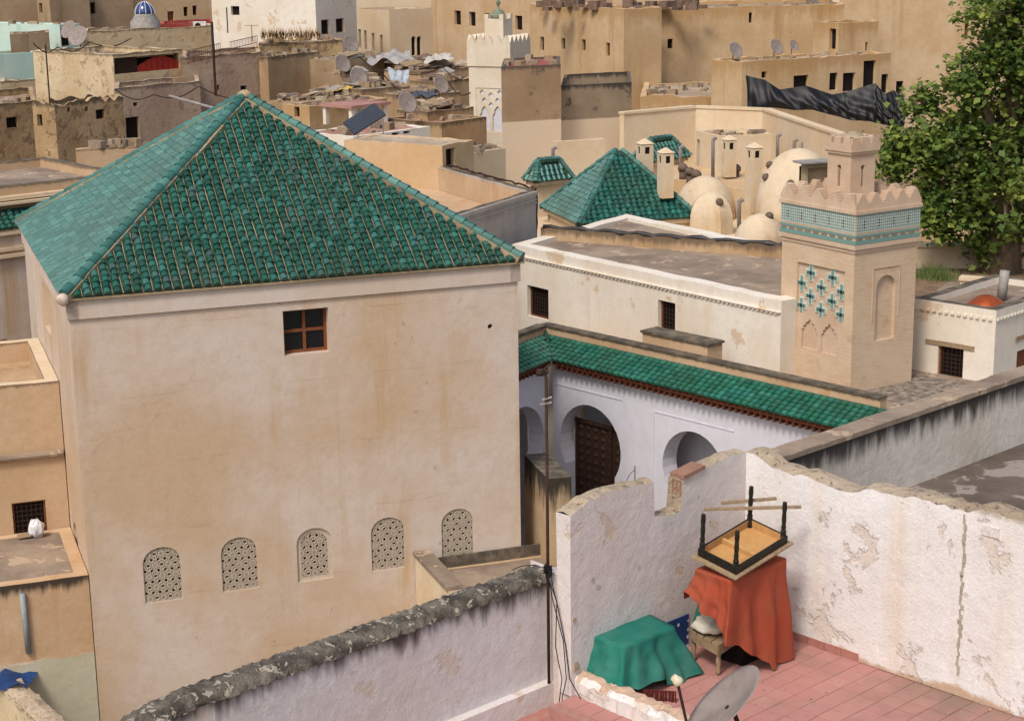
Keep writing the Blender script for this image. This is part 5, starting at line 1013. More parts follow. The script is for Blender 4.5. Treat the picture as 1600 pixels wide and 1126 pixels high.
H('ochre_tower_house', 'tall pale ochre house wall behind the tree', 'house', 1376, -40, 94, 10, None, 1540, T['tan'], wins={0: [(1400, 1411, 127, 147), (1432, 1437, 131, 148), (1507, 1513, 38, 62, 'shutter')]})
H('cream_house', 'cream house with a row of grilled windows behind the white minaret', 'house', 870, -30, 106, 31, 672, None, T['tan'], wins={3: [(710, 720, 17, 39, 'bars'), (733, 743, 19, 41, 'bars'), (757, 766, 21, 42, 'bars'), (805, 816, 25, 47, 'bars')]}, dr=4)
H('arched_house', 'cream house with moulded blind arches and a twin arched window', 'house', 608, 16, 110, 38, 552, 676, T['cream'], wins={0: [(643, 650, 57, 87, 'arch'), (651.5, 658.5, 57, 87, 'arch')], 3: [(560, 564, 46, 75), (569, 573, 48, 78), (581, 585, 52, 81), (594, 598, 55, 86)]}, cop=T['greyroof'])
H('white_tall_house', 'tall plain white house with two dark windows on its grey side', 'house', 491, -40, 103, 62, 328, 555, T['white'], wins={0: [(502, 515, 31, 54, 'frame'), (525, 538, 29, 51, 'frame')], 3: [(361, 374, 10, 24)]})
H('yellow_house', 'yellow house wall with faded plaques behind the blue glass dome', 'house', 206, -30, 122, 40, None, 332, T['tan'], wins={0: [(262, 272, 18, 34, 'shutter'), (287, 294, 11, 26, 'frame'), (301, 308, 9, 24, 'frame')]}, dl=5)
H('brown_house', 'brown earth house with one window left of the blue dome', 'house', 137, -30, 119, 40, None, 206, T['brownwall'], wins={0: [(139, 149, 4, 22)]}, dl=5)
H('brown_house', 'tan earth house with a pale sunlit side wall', 'house', 75, -30, 116, 45, 55, 137, T['brownwall'], wins={3: [(61, 66, 5, 20)]})
H('brown_house', 'dark brown house at the edge behind the turquoise wall', 'house', -30, -30, 124, 30, None, 60, T['brownwall'], dl=5)
T['turq'] = plaster('turquoise_limewash', 'a9cfc4', 'c2d4c8', streak='8fae9c', streak_amt=.4, bump=.2)
H('turquoise_house', 'turquoise and white painted house with dishes on its roof', 'house', 93, 39, 104, 60, -60, 125, T['turq'], wins={0: [(95, 110, 44, 72, 'open')]}, par=(.1, .2), roof=T['white'])
H('rubble_wall_house', 'small bare brown wall in front of the turquoise house', 'building', 15, 54, 99, 45, None, 76, T['brownwall'], dl=3, jag=.05)
H('turquoise_house', 'lower turquoise wall with a white ledge under the bare brown wall', 'house', -40, 88, 96, 45, None, 54, T['turq'], dl=3)
H('red_wall_house', 'low house with a deep red wall below the yellow house', 'house', 250, 38, 112, 40, None, 332, simple('deep_red_paint', '9a3a2e', rough=.8, dirt='b08070', var=.5, scale=2), dl=4)
H('rooftop_house', 'low cream-rimmed rooftops in front of the blue dome', 'building', 130, 50, 106, 40, None, 330, T['ruin_pale'], dl=4, roof=T['edge'], jag=.06)
slab('vault_roof', 'pinkish sloping roof carrying the clay vent caps behind the domes', 'roof', [P(1050, 280, 12.45), P(1195, 300, 12.45), P(1205, 262, 12.45), P(1050, 258, 12.45)], 1.2, T['pinkroof'] if False else T['tan'])
H('rubble_wall', 'low rubble wall with dry grass below the white house', 'wall', 404, 68, 100, 20, None, 535, T['ruin'], dl=1.5, jag=.12, par=(0, .3), roof=T['edge'])
for i_, (x_, w_, lb_, mt_) in enumerate(((-60, 330, 'distant brown hillside house behind the dome', 'brownwall'), (520, 190, 'distant cream hillside house behind the arched house', 'cream'), (800, 420, 'distant tan hillside house behind the ochre houses', 'tan'), (1180, 460, 'distant pale hillside house behind the roof room', 'tan'))):
    H('hillside_house', lb_, 'house', x_, -70, 140, 8, None, x_+w_, T[mt_], dl=6)
# blue glass dome kiosk
q = PY(228, 52, 110); kd = thing('glass_dome_kiosk', 'blue glass dome with white ribs on a grey round kiosk', 'dome', q); h_ = PY(228, 22, 110).z - q.z
k = MB(); k.lathe(q - Vector((0, 0, 2)), [(.95, 0), (.95, 2.2), (.9, 2+h_*.6), (.62, 2+h_*.95), (.62, 2+h_)], 20); k.build('kiosk_drum', T['zinc'], kd, smooth=True)
hd_ = PY(228, 3, 110).z - q.z - h_; k = MB(); k.lathe(q + Vector((0, 0, h_)), [(.6*math.cos(a*math.pi/16), hd_*math.sin(a*math.pi/16)) for a in range(8)] + [(.02, hd_)], 20); k.build('glass_shell', simple('blue_glass', '2c3e74', rough=.15, spec=.7, var=.3), kd, smooth=True)
k = MB()
for i in range(10):
    a = 2*math.pi*i/10; k.tube([q + Vector((math.cos(a)*.62*math.cos(b*math.pi/16), math.sin(a)*.62*math.cos(b*math.pi/16), h_ + hd_*1.02*math.sin(b*math.pi/16))) for b in range(9)], .022, 4)
k.build('ribs', simple('white_rib', 'c8ccd0'), kd)
# ---------------------------------------------------------------- ruinous houses on the left
H('flaking_house', 'flaking cream house with a dark latticed loggia and red cloth', 'house', 176, 85, 90, 52, 51, 284, T['ruin_pale'], wins={0: [(178, 281, 87, 112, 'open', .6)]}, jag=.04, par=(.3, .3))
lf_, lz_ = box_fp(176, 85, 90, 52, 51, 284); FLG = Fr(lf_[0], lf_[1]); lr = FLG.rect(178, 281, 87, 112)
k = MB(); n = 26
for i in range(n): k.obox(FLG.pt(lr[0]+(lr[1]*.36-lr[0]*.36)*i/n, lr[2], -.1), FLG.u*.03, FLG.n*.03, Vector((0, 0, lr[3]-lr[2])))
for j in range(5): k.obox(FLG.pt(lr[0], lr[2]+(lr[3]-lr[2])*j/5, -.13), FLG.u*(lr[1]-lr[0])*.36, FLG.n*.03, Vector((0, 0, .04)))
tag(k.build('lattice_screen', T['iron'], org=FLG.pt(lr[0], lr[2])), 'dark iron lattice screen closing the loggia of the flaking house', 'screen')
k = MB(); a_, b_ = FLG.pt(lr[0]+(lr[1]-lr[0])*.36, lr[2]+.02, -.12), FLG.pt(lr[1]-.05, lr[2]+.02, -.12); vs = []
for i in range(25):
    t = i/24; hgt = (lr[3]-lr[2])*(.35 + .5*math.sin(t*math.pi*.9))
    for j in range(4): vs.append(a_ + (b_-a_)*t + FLG.n*(.04*math.sin(i*1.9)) + Vector((0, 0, hgt*j/3)))
k.add(vs, [(i*4+j, i*4+j+1, i*4+j+5, i*4+j+4) for i in range(24) for j in range(3)]); tag(k.build('red_cloth', simple('red_awning', '9c2f24', rough=.85, var=.3), smooth=True, org=a_), 'red cloth hung inside the dark loggia', 'cloth')
H('earth_house', 'eroded earth house wall with a barred window below the loggia', 'house', 178, 139, 86, 50, None, 312, T['ruin_pink'], wins={0: [(197, 218, 183, 222, 'bars'), (208, 215, 160, 166)]}, jag=.05, dl=4)
H('earth_ruin', 'roofless eroded earth ruin with pale flaking side and beam holes', 'ruin', 85, 163, 80, 52, 50, 192, T['ruin'], wins={0: [(105, 110, 168, 175), (133, 138, 167, 174), (150, 164, 171, 186)], 3: [(58, 66, 179, 197)]}, jag=.16, step=.25)
H('earth_house', 'patched earth house wall at the picture edge beside the ruin', 'house', -70, 168, 82, 48, None, 56, T['ruin'], jag=.05, wins={0: [(10, 28, 183, 200)]})
H('orange_low_wall', 'short orange and pink rendered wall in front of the ruin', 'wall', 118, 234, 70, 18, None, 240, T['orange'], dl=.5, par=(0, .2), jag=.03)
H('pinkish_house', 'tall grimy pinkish house with railings and a corner pole', 'house', 284, 90, 93, 45, None, 407, T['ruin_pink'], wins={0: [(376, 386, 134, 150), (339, 343, 133, 141)]}, jag=.05, dl=5)
H('brown_block', 'plain brown stained block with a pale narrow side', 'building', 418, 89, 96, 60, 404, 499, T['tan_dirty'], jag=.03, par=(.08, .2), roof=T['white'])
H('filler_house', 'low earth house hidden behind the ruin', 'house', 0, 128, 95, 45, None, 180, T['ruin_pale'], dl=6, jag=.05)
for (x0, y0, x1, y1, Y0, Y1, lb) in ((359, 66, 402, 56, 92, 96, 'rusty terrace railing on the pinkish house'), (291, 80, 344, 68, 92, 94.5, 'thin rusty railing left of the corner pole')):
    a, b = PY(x0, y0, Y0), PY(x1, y1, Y1); k = MB(); d = b-a; n = 18; hh_ = Vector((0, 0, .75))
    for i in range(n+1): k.tube([a + d*(i/n) - hh_*.9, a + d*(i/n)], .014, 4)
    for h in (0, -.35, -.62): k.tube([a + Vector((0, 0, h)), b + Vector((0, 0, h))], .02, 4)
    tag(k.build('railing', simple('rust_red_iron', '7a4a38', rough=.8), org=a - hh_), lb, 'railing')
def pole(label, x, y0, y1, Y, r=.035, cat='pole', mat=None, name='pole'):
    a, b = PY(x, y0, Y), PY(x, y1, Y); b = Vector((a.x, a.y, b.z)); k = MB(); k.tube([b, a], r, 7); return tag(k.build(name, mat or T['iron'], org=b), label, cat)
pole('thin iron pole in front of the flaking house', 71, 70, 165, 79.5); pole('white and rusty drain pole on the corner of the pinkish house', 331, 35, 150, 92, .07); pole('short iron mast rising beside the white house', 354, 12, 52, 100)
k = MB(); a, b = PY(265, 150, 84), PY(345, 172, 79); k.tube([a, b], .06, 7); tag(k.build('spout_pipe', T['zinc'], org=a), 'long pale pipe sticking out from the earth house wall', 'pipe')
# ---------------------------------------------------------------- shanty roofs in the middle
H('ochre_cottage', 'low ochre cottage with one small dark window among sheet roofs', 'house', 483, 166, 76, 48, 442, 605, T['ochre'], wins={3: [(460, 468, 167, 183)]}, par=(.05, .2), roof=T['rust'], jag=.03)
(ps_, _f), _z = H('pink_terrace_house', 'house with a faded pink roof terrace and white columns', 'house', 552, 214, 70, 50, 470, 672, T['white'], par=(.04, .25), roof=T['pinkroof'], wins={0: [(612, 624, 200, 213), (630, 641, 196, 209), (645, 655, 193, 205)]})
H('tan_lean_house', 'tan flat-roofed house with a dark doorway below the solar panel', 'house', 691, 228, 62, 58, 537, 740, T['tan'], wins={0: [(697, 711, 232, 268, 'door')]}, par=(.03, .2), roof=T['edge'], jag=.03)
H('pink_low_house', 'low house with pink roof right of the doorway', 'house', 735, 240, 66, 50, 700, 790, T['cream'], par=(.05, .2), roof=T['pinkroof'], dl=4)
H('low_house', 'low flat house with red roof strip at the foot of the white minaret', 'house', 690, 192, 78, 50, 600, 760, T['tan_dirty'], par=(.15, .2), roof=T['pinkroof'])
pg = PY(553, 198, 73); kg = thing('white_pergola', 'small white concrete pergola frame on the pink terrace', 'pergola', pg); ga_ = math.radians(48); gx, gy = Vector((math.cos(ga_), math.sin(ga_), 0)), Vector((-math.sin(ga_), math.cos(ga_), 0)); pgo = pg - gx*.1
for s, t in ((0, 0), (1.9, 0), (0, 1.6), (1.9, 1.6)): k = MB(); k.obox(pgo + gx*s + gy*t, gx*.18, gy*.18, Vector((0, 0, .75))); k.build('post', T['white'], kg)
k = MB(); k.obox(pgo - gx*.1 - gy*.1 + Vector((0, 0, .752)), gx*2.28, gy*2.0, Vector((0, 0, .12))); k.build('slab', T['pinkroof'], kg)
sp0, sp1 = PY(554, 212, 66), PY(603, 181, 67.5); k = MB(); k.obox(sp0, (sp1-sp0), Vector((-.5, .9, .35)), Vector((0, 0, .06))); spn = thing('solar_panel', 'tilted dark solar panel on a frame above the tan house', 'solar panel', sp0 - Vector((0, 0, .6))); k.build('panel', simple('solar_glass', '3a3c40', rough=.25, spec=.6), spn)
for t in (.1, .9): k = MB(); q = sp0 + (sp1-sp0)*t; k.tube([q, Vector((q.x, q.y, sp0.z-.8))], .03, 6); k.build('leg', T['zinc'], spn)
sheets = [(475, 95, 600, 82, 98, T['zinc']), (560, 100, 690, 88, 101, T['rust']), (600, 112, 742, 98, 96, T['rust']), (505, 118, 590, 104, 94, T['edge']), (515, 140, 640, 120, 88, T['zinc']), (600, 150, 720, 128, 86, T['zinc']), (470, 152, 560, 142, 84, T['rust']), (640, 128, 745, 112, 92, T['rust']), (620, 175, 740, 158, 80, T['rust']), (420, 160, 520, 150, 82, T['edge'])]
for i, (x0, y0, x1, y1, Y, mt_) in enumerate(sheets):
    yaw = random.uniform(35, 55); f, z = box_fp((x0*.6+x1*.4), y0, Y, yaw, x0, x1)
    hh, ff = house('shanty_house', ['grey sheet-roofed shanty below the white house', 'rusty sheet shanty below the arched house', 'rusty long shanty roof beside the white minaret', 'low rubble-roofed shanty with two dishes near the brown block', 'grey patched sheet shanty in the middle of the roofs', 'pale grey crumpled sheet shanty left of the white minaret', 'narrow rusty shanty roof above the ochre cottage', 'dark-mouthed shanty with ochre posts by the white minaret', 'rusty brown roof in front of the white minaret foot', 'rubble-topped low shanty under the brown block'][i], 'shanty', f, z, T['tan_dirty'] if i % 3 else T['brownwall'], zb=0, par=(0, .15), roof=mt_, jag=.04, group='shanty roofs')
    k = MB()                                     # loose overlapping sheets
    R_, L_ = Vector(f[1])-Vector(f[0]), Vector(f[3])-Vector(f[0])
    for s in range(9):
        a, b = random.uniform(0, .75), random.uniform(0, .75); o = Vector((f[0][0], f[0][1], 0)) + R_.to_3d()*a + L_.to_3d()*b + Vector((0, 0, z + .03 + s*.02)); sx, sy = random.uniform(.15, .35), random.uniform(.15, .35); m_ = MB()
        m_.obox(o, R_.to_3d()*sx + Vector((0, 0, random.uniform(-.1, .15))), L_.to_3d()*sy + Vector((0, 0, random.uniform(-.1, .2))), Vector((0, 0, .03))); m_.build('roof_sheet', random.choice([T['zinc'], T['rust'], T['edge'], T['oldwood']]), hh)
k = MB()
for i, (x, y, Y) in enumerate(((648, 116, 94), (680, 112, 94), (660, 140, 86))): pass
for i, (x, y, Y, r, fx, lb) in enumerate(((549, 68, 100, .5, .7, 'dish beside the cream arched house'), (536, 99, 94, .5, .7, 'dish on the rubble-roofed shanty'), (561, 120, 90, .52, .6, 'dish tilted up on the middle shanty roof'), (690, 132, 85, .45, .7, 'dish by the white minaret shaft'), (637, 160, 78, .5, .6, 'dish above the pink terrace'), (106, 46, 103, .55, -.5, 'dish on the turquoise house'), (121, 56, 101, .62, -.3, 'larger dish in front of the turquoise house'), (1150, 78, 87, .42, .6, 'dish at the left end of the tarpaulin house roof'), (1214, 73, 89, .42, .6, 'dish in the middle of the tarpaulin house roof'), (1241, 71, 91, .3, .6, 'small dish near the roof room'))):
    dish('satellite_dish', 'grey ' + lb, PY(x, y, Y), r, (fx, -.75, .45), T['dish'], 'distant satellite dishes', arm=False)
cq = P(1540, 480, hz-.15); dish('satellite_dish', 'copper coloured dish lying face down on the white house roof', cq + Vector((0, 0, .06)), .5, (.1, .15, -1), simple('copper_dish', 'b0562e', rough=.35, metal=.5), 'distant satellite dishes', arm=False, deep=.5, mast=False)
q = PY(1565, 466, 45.5); k = MB(); k.tube([q, q + Vector((.05, 0, .75))], .13, 10); tag(k.build('water_heater', T['zinc'], smooth=True, org=q), 'grey cylinder standing beside the copper dish', 'cylinder')
# black tarpaulin
tp_t = [(1165, 118), (1195, 125), (1218, 140), (1260, 134), (1300, 148), (1325, 143), (1368, 130), (1382, 147), (1396, 141), (1413, 152)]; tp_b = [(1168, 170), (1200, 168), (1240, 172), (1270, 172), (1300, 180), (1330, 188), (1360, 190), (1385, 196), (1400, 200), (1412, 202)]
k = MB(); vs = []; nI, nJ = 260, 18
def pl_(pts, t):
    s = t*(len(pts)-1); i = min(int(s), len(pts)-2); f = s-i; return (pts[i][0]*(1-f)+pts[i+1][0]*f, pts[i][1]*(1-f)+pts[i+1][1]*f)
for i in range(nI+1):
    t = i/nI; a, b = pl_(tp_t, t), pl_(tp_b, t); Yt = 84 - 2*t
    A, B = PY(a[0], a[1], Yt), PY(b[0], b[1], Yt-.6)
    for j in range(nJ+1):
        v_ = j/nJ; sag = math.sin(math.pi*v_); fold = .1*math.sin(t*72*(1-.45*v_) + 2*v_)*(.2+.8*v_) + .03*math.sin(t*120 - v_*2)*(.4+.6*v_) + .1*noise.noise(Vector((t*9, v_*2, 0)))
        vs.append(A*(1-v_) + B*v_ + Vector((0, fold - .25*sag, -.1*sag*abs(math.sin(t*4.5*math.pi)))))
k.add(vs, [(i*(nJ+1)+j, i*(nJ+1)+j+1, (i+1)*(nJ+1)+j+1, (i+1)*(nJ+1)+j) for i in range(nI) for j in range(nJ)]); tag(k.build('black_tarpaulin', simple('black_tarp', '0e0e10', rough=.5, spec=.35, var=.2), smooth=True, org=PY(1168, 170, 84)), 'long sagging black tarpaulin hung in front of the ochre house', 'tarpaulin')
# earth roof, cement roofs by the tree
slab('earth_roof', 'earth-covered flat roof with weeds at the foot of the tree', 'roof', [P(1425, 462, 11.2), P(1680, 470, 11.2), P(1700, 392, 11.2), P(1425, 395, 11.2)], 11.1, simple('brown_earth', '6e5844', rough=.95, dirt='8e7a62', var=.8, scale=3, bump=.5))
slab('cement_roof', 'pale cement roof between the white house and the tree', 'roof', [P(1428, 486, 11.6), P(1680, 500, 11.6), P(1680, 446, 11.6), P(1480, 440, 11.6)], 11.5, T['greyroof'])
wall_run('low_wall', 'low cream ledge wall in front of the tree trunk', [P(1500, 438, 11.75), P(1640, 447, 11.75)], 11.75, 10, .3, T['cream'])
wall_run('low_wall', 'cream wall behind the tree trunk', [P(1430, 386, 11.9), P(1650, 386, 11.9)], 11.9, 10, .3, T['cream'])
# ================================================================ the big plane tree
tb_ = P(1562, 424, 11.2); tree = thing('plane_tree', 'large leafy green tree rising behind the white house', 'tree', tb_)
bark = simple('grey_brown_bark', '5e4c3c', rough=.9, dirt='8a7a66', var=.6, scale=5, bump=.6); TY = tb_.y
lobes = [(1585, 30, 105, 1.0), (1600, 140, 130, 1.1), (1520, 120, 55, .8), (1500, 225, 95, 1.0), (1445, 240, 60, .8), (1405, 225, 40, .6), (1388, 262, 20, .5), (1560, 300, 105, 1.0), (1490, 330, 55, .8), (1440, 300, 38, .7), (1430, 155, 28, .5), (1620, 250, 110, 1.0), (1640, 60, 120, 1.0), (1650, 340, 70, .9), (1455, 350, 25, .5), (1530, 385, 25, .5)]
k = MB(); k.tube([tb_ - Vector((0, 0, .3)), tb_ + Vector((.05, 0, 1.0)), tb_ + Vector((-.1, .1, 2.4)), tb_ + Vector((.1, .2, 4.0)), tb_ + Vector((.3, .2, 7.0))], [.75, .55, .5, .42, .2], 10); k.build('trunk', bark, tree, smooth=True)
L3 = []
for (x, y, r, d) in lobes: c = PY(x + 8, y, TY + random.uniform(-.8, .8)); L3.append((c, r/F_PX*TY*.93))
for c, r in L3:
    a = tb_ + Vector((random.uniform(-.1, .2), .1, random.uniform(1.4, 3.8))); m = (a+c)/2 + Vector((random.uniform(-.3, .3), random.uniform(-.3, .3), random.uniform(.1, .5))); k = MB(); k.tube([a, a*.6+m*.4, m, m*.4+c*.6, c], [.24, .19, .15, .1, .04], 6); k.build('limb', bark, tree, smooth=True)
tw = MB(); LV, LF, LM = [], [], []; nl = 0
for c, r in L3:
    ncl = int(72 * (r/2.0)**2) + 10
    for q in range(ncl):
        d = Vector((random.gauss(0, 1), random.gauss(0, 1), random.gauss(0, 1))).normalized(); rad = r*(random.random()**.38)*random.uniform(.85, 1.12); cc = c + Vector((d.x, d.y*.9, d.z*.95))*rad
        if random.random() < .6: tw.tube([c + (cc-c)*.35, c + (cc-c)*.7 + Vector((random.uniform(-.15, .15), 0, random.uniform(-.1, .2))), cc], [.035, .024, .01], 4, cap=False)
        sz = random.uniform(.26, .5); hue = random.random()
        for _ in range(34):
            p = cc + Vector((random.gauss(0, sz*.62), random.gauss(0, sz*.62), random.gauss(0, sz*.45))); s = random.choice((random.uniform(.045, .09), random.uniform(.08, .15)))
            n_ = (Vector((random.gauss(0, .6), random.gauss(0, .6)-.25, 1.0 + random.gauss(0, .45)))).normalized(); x_ = n_.orthogonal().normalized(); a = random.uniform(0, 6.28); y_ = n_.cross(x_); u_ = x_*math.cos(a) + y_*math.sin(a); v_ = n_.cross(u_)
            b = len(LV); LV += [tuple(p - u_*s), tuple(p - u_*s*.25 - v_*s*.85), tuple(p + u_*s*1.1 - n_*s*.25), tuple(p - u_*s*.25 + v_*s*.85)]; LF.append((b, b+1, b+2, b+3)); LM.append(hue)
m_, nt_, b__, tc_ = new_mat('plane_leaf'); ge = nt_.nodes.new('ShaderNodeNewGeometry'); cr = nt_.nodes.new('ShaderNodeValToRGB'); at = nt_.nodes.new('ShaderNodeAttribute'); at.attribute_name = 'clump'
nt_.links.new(_math(nt_, 'ADD', _math(nt_, 'MULTIPLY', at.outputs['Fac'], .6), _math(nt_, 'MULTIPLY', ge.outputs['Random Per Island'], .4)), cr.inputs[0]); el = cr.color_ramp.elements; el[0].color = (.035, .08, .016, 1); el[1].color = (.36, .38, .075, 1); e_ = el.new(.5); e_.color = (.11, .17, .03, 1); e_ = el.new(.8); e_.color = (.21, .27, .05, 1)
nt_.links.new(cr.outputs[0], b__.inputs['Base Color']); b__.inputs['Roughness'].default_value = .55; b__.inputs['Specular IOR Level'].default_value = .3
tr = nt_.nodes.new('ShaderNodeBsdfTranslucent'); nt_.links.new(cr.outputs[0], tr.inputs[0]); mx = nt_.nodes.new('ShaderNodeMixShader'); mx.inputs[0].default_value = .3; out = nt_.nodes['Material Output']; nt_.links.new(b__.outputs[0], mx.inputs[1]); nt_.links.new(tr.outputs[0], mx.inputs[2]); nt_.links.new(mx.outputs[0], out.inputs[0])
me = bpy.data.meshes.new('crown'); o0 = ORG[tree]; arr = np.array(LV) - np.array(o0); me.from_pydata(arr.tolist(), [], LF); me.materials.append(m_); at_ = me.attributes.new('clump', 'FLOAT', 'FACE'); at_.data.foreach_set('value', LM); link('crown', me, tree)
tag(tw.build('twigs', simple('pale_twig', '8e8068', rough=.9), tree, uv=False), kind='stuff')
# weeds on the earth roof
gm = MB()
for (x, y, n) in ((1450, 432, 260), (1470, 436, 160)):
    c = P(x, y, 11.2)
    for _ in range(n): p = c + Vector((random.gauss(0, .3), random.gauss(0, .3), 0)); h = random.uniform(.15, .5); d = Vector((random.gauss(0, .12), random.gauss(0, .12), h)); gm.add([p, p + Vector((.025, 0, 0)), p + d], [(0, 1, 2)])
tag(gm.build('weeds', simple('weed_green', '5c6a38', rough=.8), uv=False), 'green weeds growing on the earth roof', None, None, 'stuff')
dm = MB()
for i in range(500):
    x = random.uniform(408, 500); y = 57 + random.uniform(-4, 6); p = PY(x, y, 100); dm.add([p, p + Vector((.03, 0, 0)), p + Vector((random.gauss(0, .1), 0, random.uniform(.2, .55)))], [(0, 1, 2)])
tag(dm.build('dry_grass', simple('dry_straw_grass', 'a8824e', rough=.9), uv=False), 'dry orange grass at the foot of the white house', None, None, 'stuff')
# ================================================================ iron pole with cables, aerials, small things
pb_ = P(858, 1086, ZF-.1); pt_ = PY(855, 588, pb_.y); ip = thing('iron_pole', 'tall thin rusty iron pole with cable bundle at the pier', 'pole', pb_)
k = MB(); k.tube([pb_, Vector((pb_.x, pb_.y, pt_.z))], .018, 8); k.build('shaft', T['iron'], ip, smooth=True)
k = MB(); q = Vector((pb_.x, pb_.y, pt_.z)); k.tube([q, q + Vector((-.02, 0, .08)), q + Vector((.05, .02, .13))], .014, 6); k.lathe(q + Vector((-.06, 0, .01)), [(.03, 0), (.05, .03), (.04, .07)], 8); k.obox(q + Vector((-.11, 0, .0)), (.14, .0, .03), (0, .05, 0), (0, 0, .025)); k.build('head_fitting', T['iron'], ip)
z_ = PY(852, 632, pb_.y).z; k = MB(); k.obox(Vector((pb_.x-.07, pb_.y-.02, z_)), (.13, 0, .02), (0, .04, 0), (0, 0, .012)); k.obox(Vector((pb_.x-.05, pb_.y-.02, z_+.05)), (.11, 0, .03), (0, .04, 0), (0, 0, .012)); k.build('clamp', T['zinc'], ip)
zk = PY(856, 890, pb_.y).z; k = MB()
for i in range(9):
    pts = []
    for j in range(14): a = j*1.1 + i; r = random.uniform(.02, .06); pts.append(Vector((pb_.x + r*math.cos(a), pb_.y - .03 + r*math.sin(a), zk + random.uniform(-.08, .08))))
    k.tube(pts, .005, 4)
k.build('cable_tangle', simple('black_cable', '1a1a1c', rough=.5), ip)
for i, (pts) in enumerate(([(856, 895), (862, 930), (880, 1000), (885, 1060), (878, 1090), (890, 1126)], [(858, 890), (872, 950), (884, 1010), (890, 1060), (915, 1105), (950, 1130)], [(856, 900), (870, 940), (868, 1010), (878, 1060), (872, 1110), (905, 1130)], [(852, 888), (835, 882), (815, 884), (800, 890)])):
    k = MB(); P3 = [PY(x, y, pb_.y - .12 - .05*j*(i < 3)) for j, (x, y) in enumerate(pts)]; sm = []
    for a, b in zip(P3, P3[1:]):
        for t in (0, .33, .66): sm.append(a + (b-a)*t)
    sm.append(P3[-1]); k.tube(sm, .006, 5); k.build('hanging_cable', T['black_cable'] if 'black_cable' in T else simple('cable', '1a1a1c', rough=.5), ip, smooth=True)
wb_ = PY(992, 755, 27.5); k = MB(); s = 27.5/F_PX   # wrought-iron bracket behind the broken wall
k.tube([wb_, wb_ + Vector((0, 0, 30*s))], .008, 5); k.tube([wb_ + Vector((0, 0, 24*s)), wb_ + Vector((-8*s, 0, 16*s)), wb_ + Vector((-14*s, 0, 4*s)), wb_ + Vector((-12*s, 0, -2*s)), wb_ + Vector((-8*s, 0, 3*s))], .006, 5); k.tube([wb_, wb_ + Vector((0, 0, -.5))], .01, 5); tag(k.build('iron_bracket', T['iron'], org=wb_ - Vector((0, 0, .5))), 'curled wrought-iron bracket above the broken wall', 'bracket')
for (x, y, Y, lb) in ((393, 40, 99, 'television aerial on the brown block'), (1527, 150, 92, None)):
    if not lb: continue
    a = PY(x, y, Y); k = MB(); k.tube([a - Vector((0, 0, .9)), a], .02, 5)
    for i in range(5): k.tube([a + Vector((-.3 + i*.15, -.25, 0)), a + Vector((-.3 + i*.15, .25, 0))], .01, 4)
    k.tube([a + Vector((-.4, 0, 0)), a + Vector((.4, 0, 0))], .015, 4); tag(k.build('aerial', T['iron'], org=a - Vector((0, 0, .9))), lb, 'aerial')
rk = MB()                                              # plaster crumbs on the terrace
for _ in range(60):
    p = CO + DA*random.uniform(.5, 5) - DB*random.uniform(.05, 2.6); s = random.uniform(.008, .022); rk.box((p.x, p.y, ZF), (s, s*1.3, s*.7), random.uniform(0, 3))
tag(rk.build('plaster_crumbs', T['edge'], uv=False), 'scattered plaster crumbs on the red terrace', None, None, 'stuff')
jk = MB()                                              # roof junk on the ochre house
for i in range(40):
    p = PY(random.uniform(840, 1100), random.uniform(2, 12), random.uniform(97, 102)); jk.box((p.x, p.y, p.z-.2), (random.uniform(.2, .9), random.uniform(.2, .6), random.uniform(.1, .5)), random.uniform(0, 3))
tag(jk.build('roof_junk', T['rust'], uv=False), 'assorted rusty junk lying on the ochre house roof', None, None, 'stuff')

# ---------------------------------------------------------------- cables, sheets and units among the far roofs
for (lb, pts) in (('sagging black cable strung across the rusty shanty roofs', [(560, 88, 99), (620, 110, 95), (690, 104, 94), (741, 122, 88)]), ('black cable looping from the shanty to the white minaret', [(600, 118, 90), (650, 142, 87), (700, 128, 86), (735, 145, 85)]), ('thin cable running along the eroded house walls', [(180, 140, 84), (240, 148, 84), (310, 135, 86), (405, 150, 88)]), ('cable crossing from the flaking house to the turquoise house', [(52, 68, 91), (90, 74, 92), (140, 66, 96), (205, 60, 100)])):
    k = MB(); Q = [PY(*p) for p in pts]; sm = []
    for a, b in zip(Q, Q[1:]):
        for j in range(6): t = j/6; sm.append(a + (b-a)*t - Vector((0, 0, .35*math.sin(math.pi*t))))
    sm.append(Q[-1]); k.tube(sm, .03, 4); tag(k.build('overhead_cable', T['iron'], org=Q[0]), lb, 'cable', 'cables over the roofs')
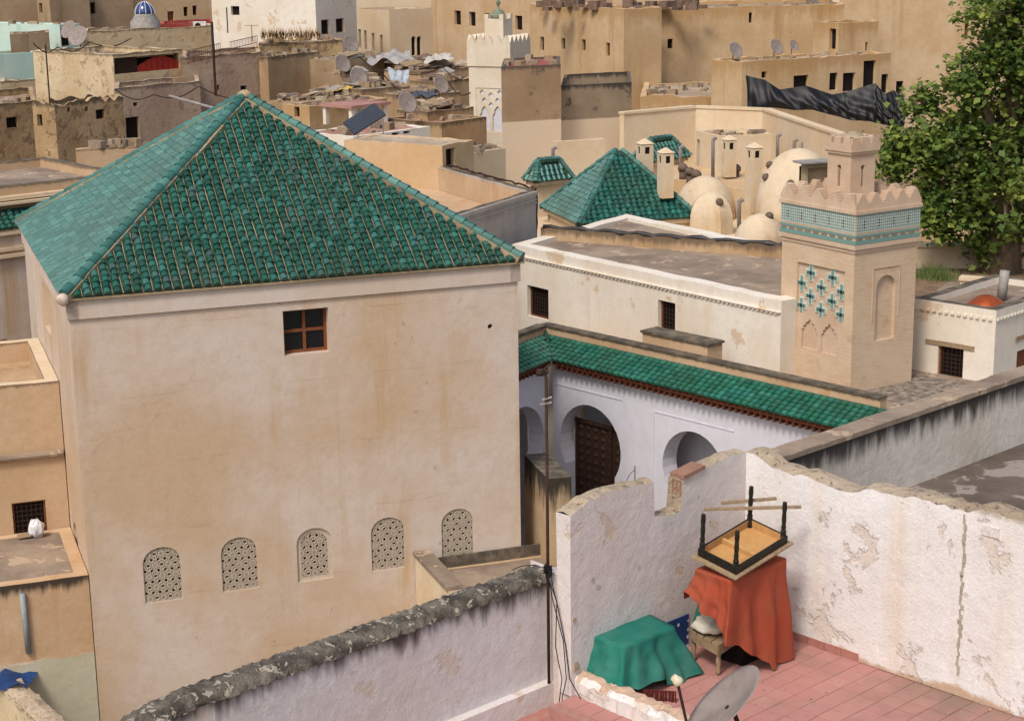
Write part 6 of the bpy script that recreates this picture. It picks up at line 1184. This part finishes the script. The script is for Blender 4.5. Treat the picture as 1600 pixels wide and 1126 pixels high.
def sheet(name, label, cat, px4, Y, mat, amp=.08):
    k = MB(); c = [PY(x, y, Y + dy) for x, y, dy in px4]; n = 14; vs = []
    for i in range(n+1):
        for j in range(n+1): s, t = i/n, j/n; p = (c[0]*(1-s) + c[1]*s)*(1-t) + (c[3]*(1-s) + c[2]*s)*t; vs.append(p + Vector((0, amp*math.sin(s*17+t*2), amp*noise.noise(Vector((s*4, t*4, px4[0][0]*.1)))*2)))
    k.add(vs, [(i*(n+1)+j, i*(n+1)+j+1, (i+1)*(n+1)+j+1, (i+1)*(n+1)+j) for i in range(n) for j in range(n)]); return tag(k.build(name, mat, smooth=True, org=c[0]), label, cat)
sheet('hanging_sheet', 'pale bluish sheet hanging from a shanty roof', 'sheet', ((605, 107, 0), (640, 110, 0), (637, 130, -.3), (612, 130, -.3)), 91, simple('pale_blue_cloth', 'a9b2ba', rough=.9, var=.3))
sheet('yellow_tarp', 'crumpled yellow sheet on the shanty roof', 'sheet', ((508, 142, 0), (545, 140, 0), (552, 135, 1.2), (515, 137, 1.2)), 85, simple('yellow_sheet', 'c9a84e', rough=.8, var=.3))
sheet('grey_tarp', 'grey tarpaulin heaped below the twin arched window', 'tarpaulin', ((570, 98, 0), (650, 94, 0), (635, 78, 2.5), (585, 84, 2.5)), 99, simple('grey_tarp', '8c8a88', rough=.7, dirt='b8b0a4', var=.6, scale=2), .2)
sheet('white_tarp', 'whitish tarpaulin spread over the shanty beside the minaret', 'tarpaulin', ((660, 98, 0), (710, 92, 0), (700, 82, 2.5), (670, 88, 2.5)), 97, simple('white_tarp', 'b8b2a8', rough=.8, dirt='8e8476', var=.6, scale=2), .15)
sheet('dark_tarp', 'dark slate tarpaulin over a shanty left of the minaret', 'tarpaulin', ((640, 152, 0), (685, 150, 0), (678, 143, 1.5), (645, 145, 1.5)), 84, simple('slate_tarp', '4c5058', rough=.6, var=.4), .1)
q = PY(303, 47, 111.3); ac = thing('air_conditioner', 'white air conditioner unit on the deep red wall', 'air conditioner', q); k = MB(); k.obox(q, (.75, .2, 0), (-.1, .3, 0), (0, 0, .5)); k.build('case', simple('ac_white', 'd8d6d0', rough=.5), ac); k = MB(); k.lathe(q + Vector((.25, .04, .25)), [(.18, 0), (.18, .02)], 14, axis=(.25, -.95, 0)); k.build('fan', T['dark'], ac)
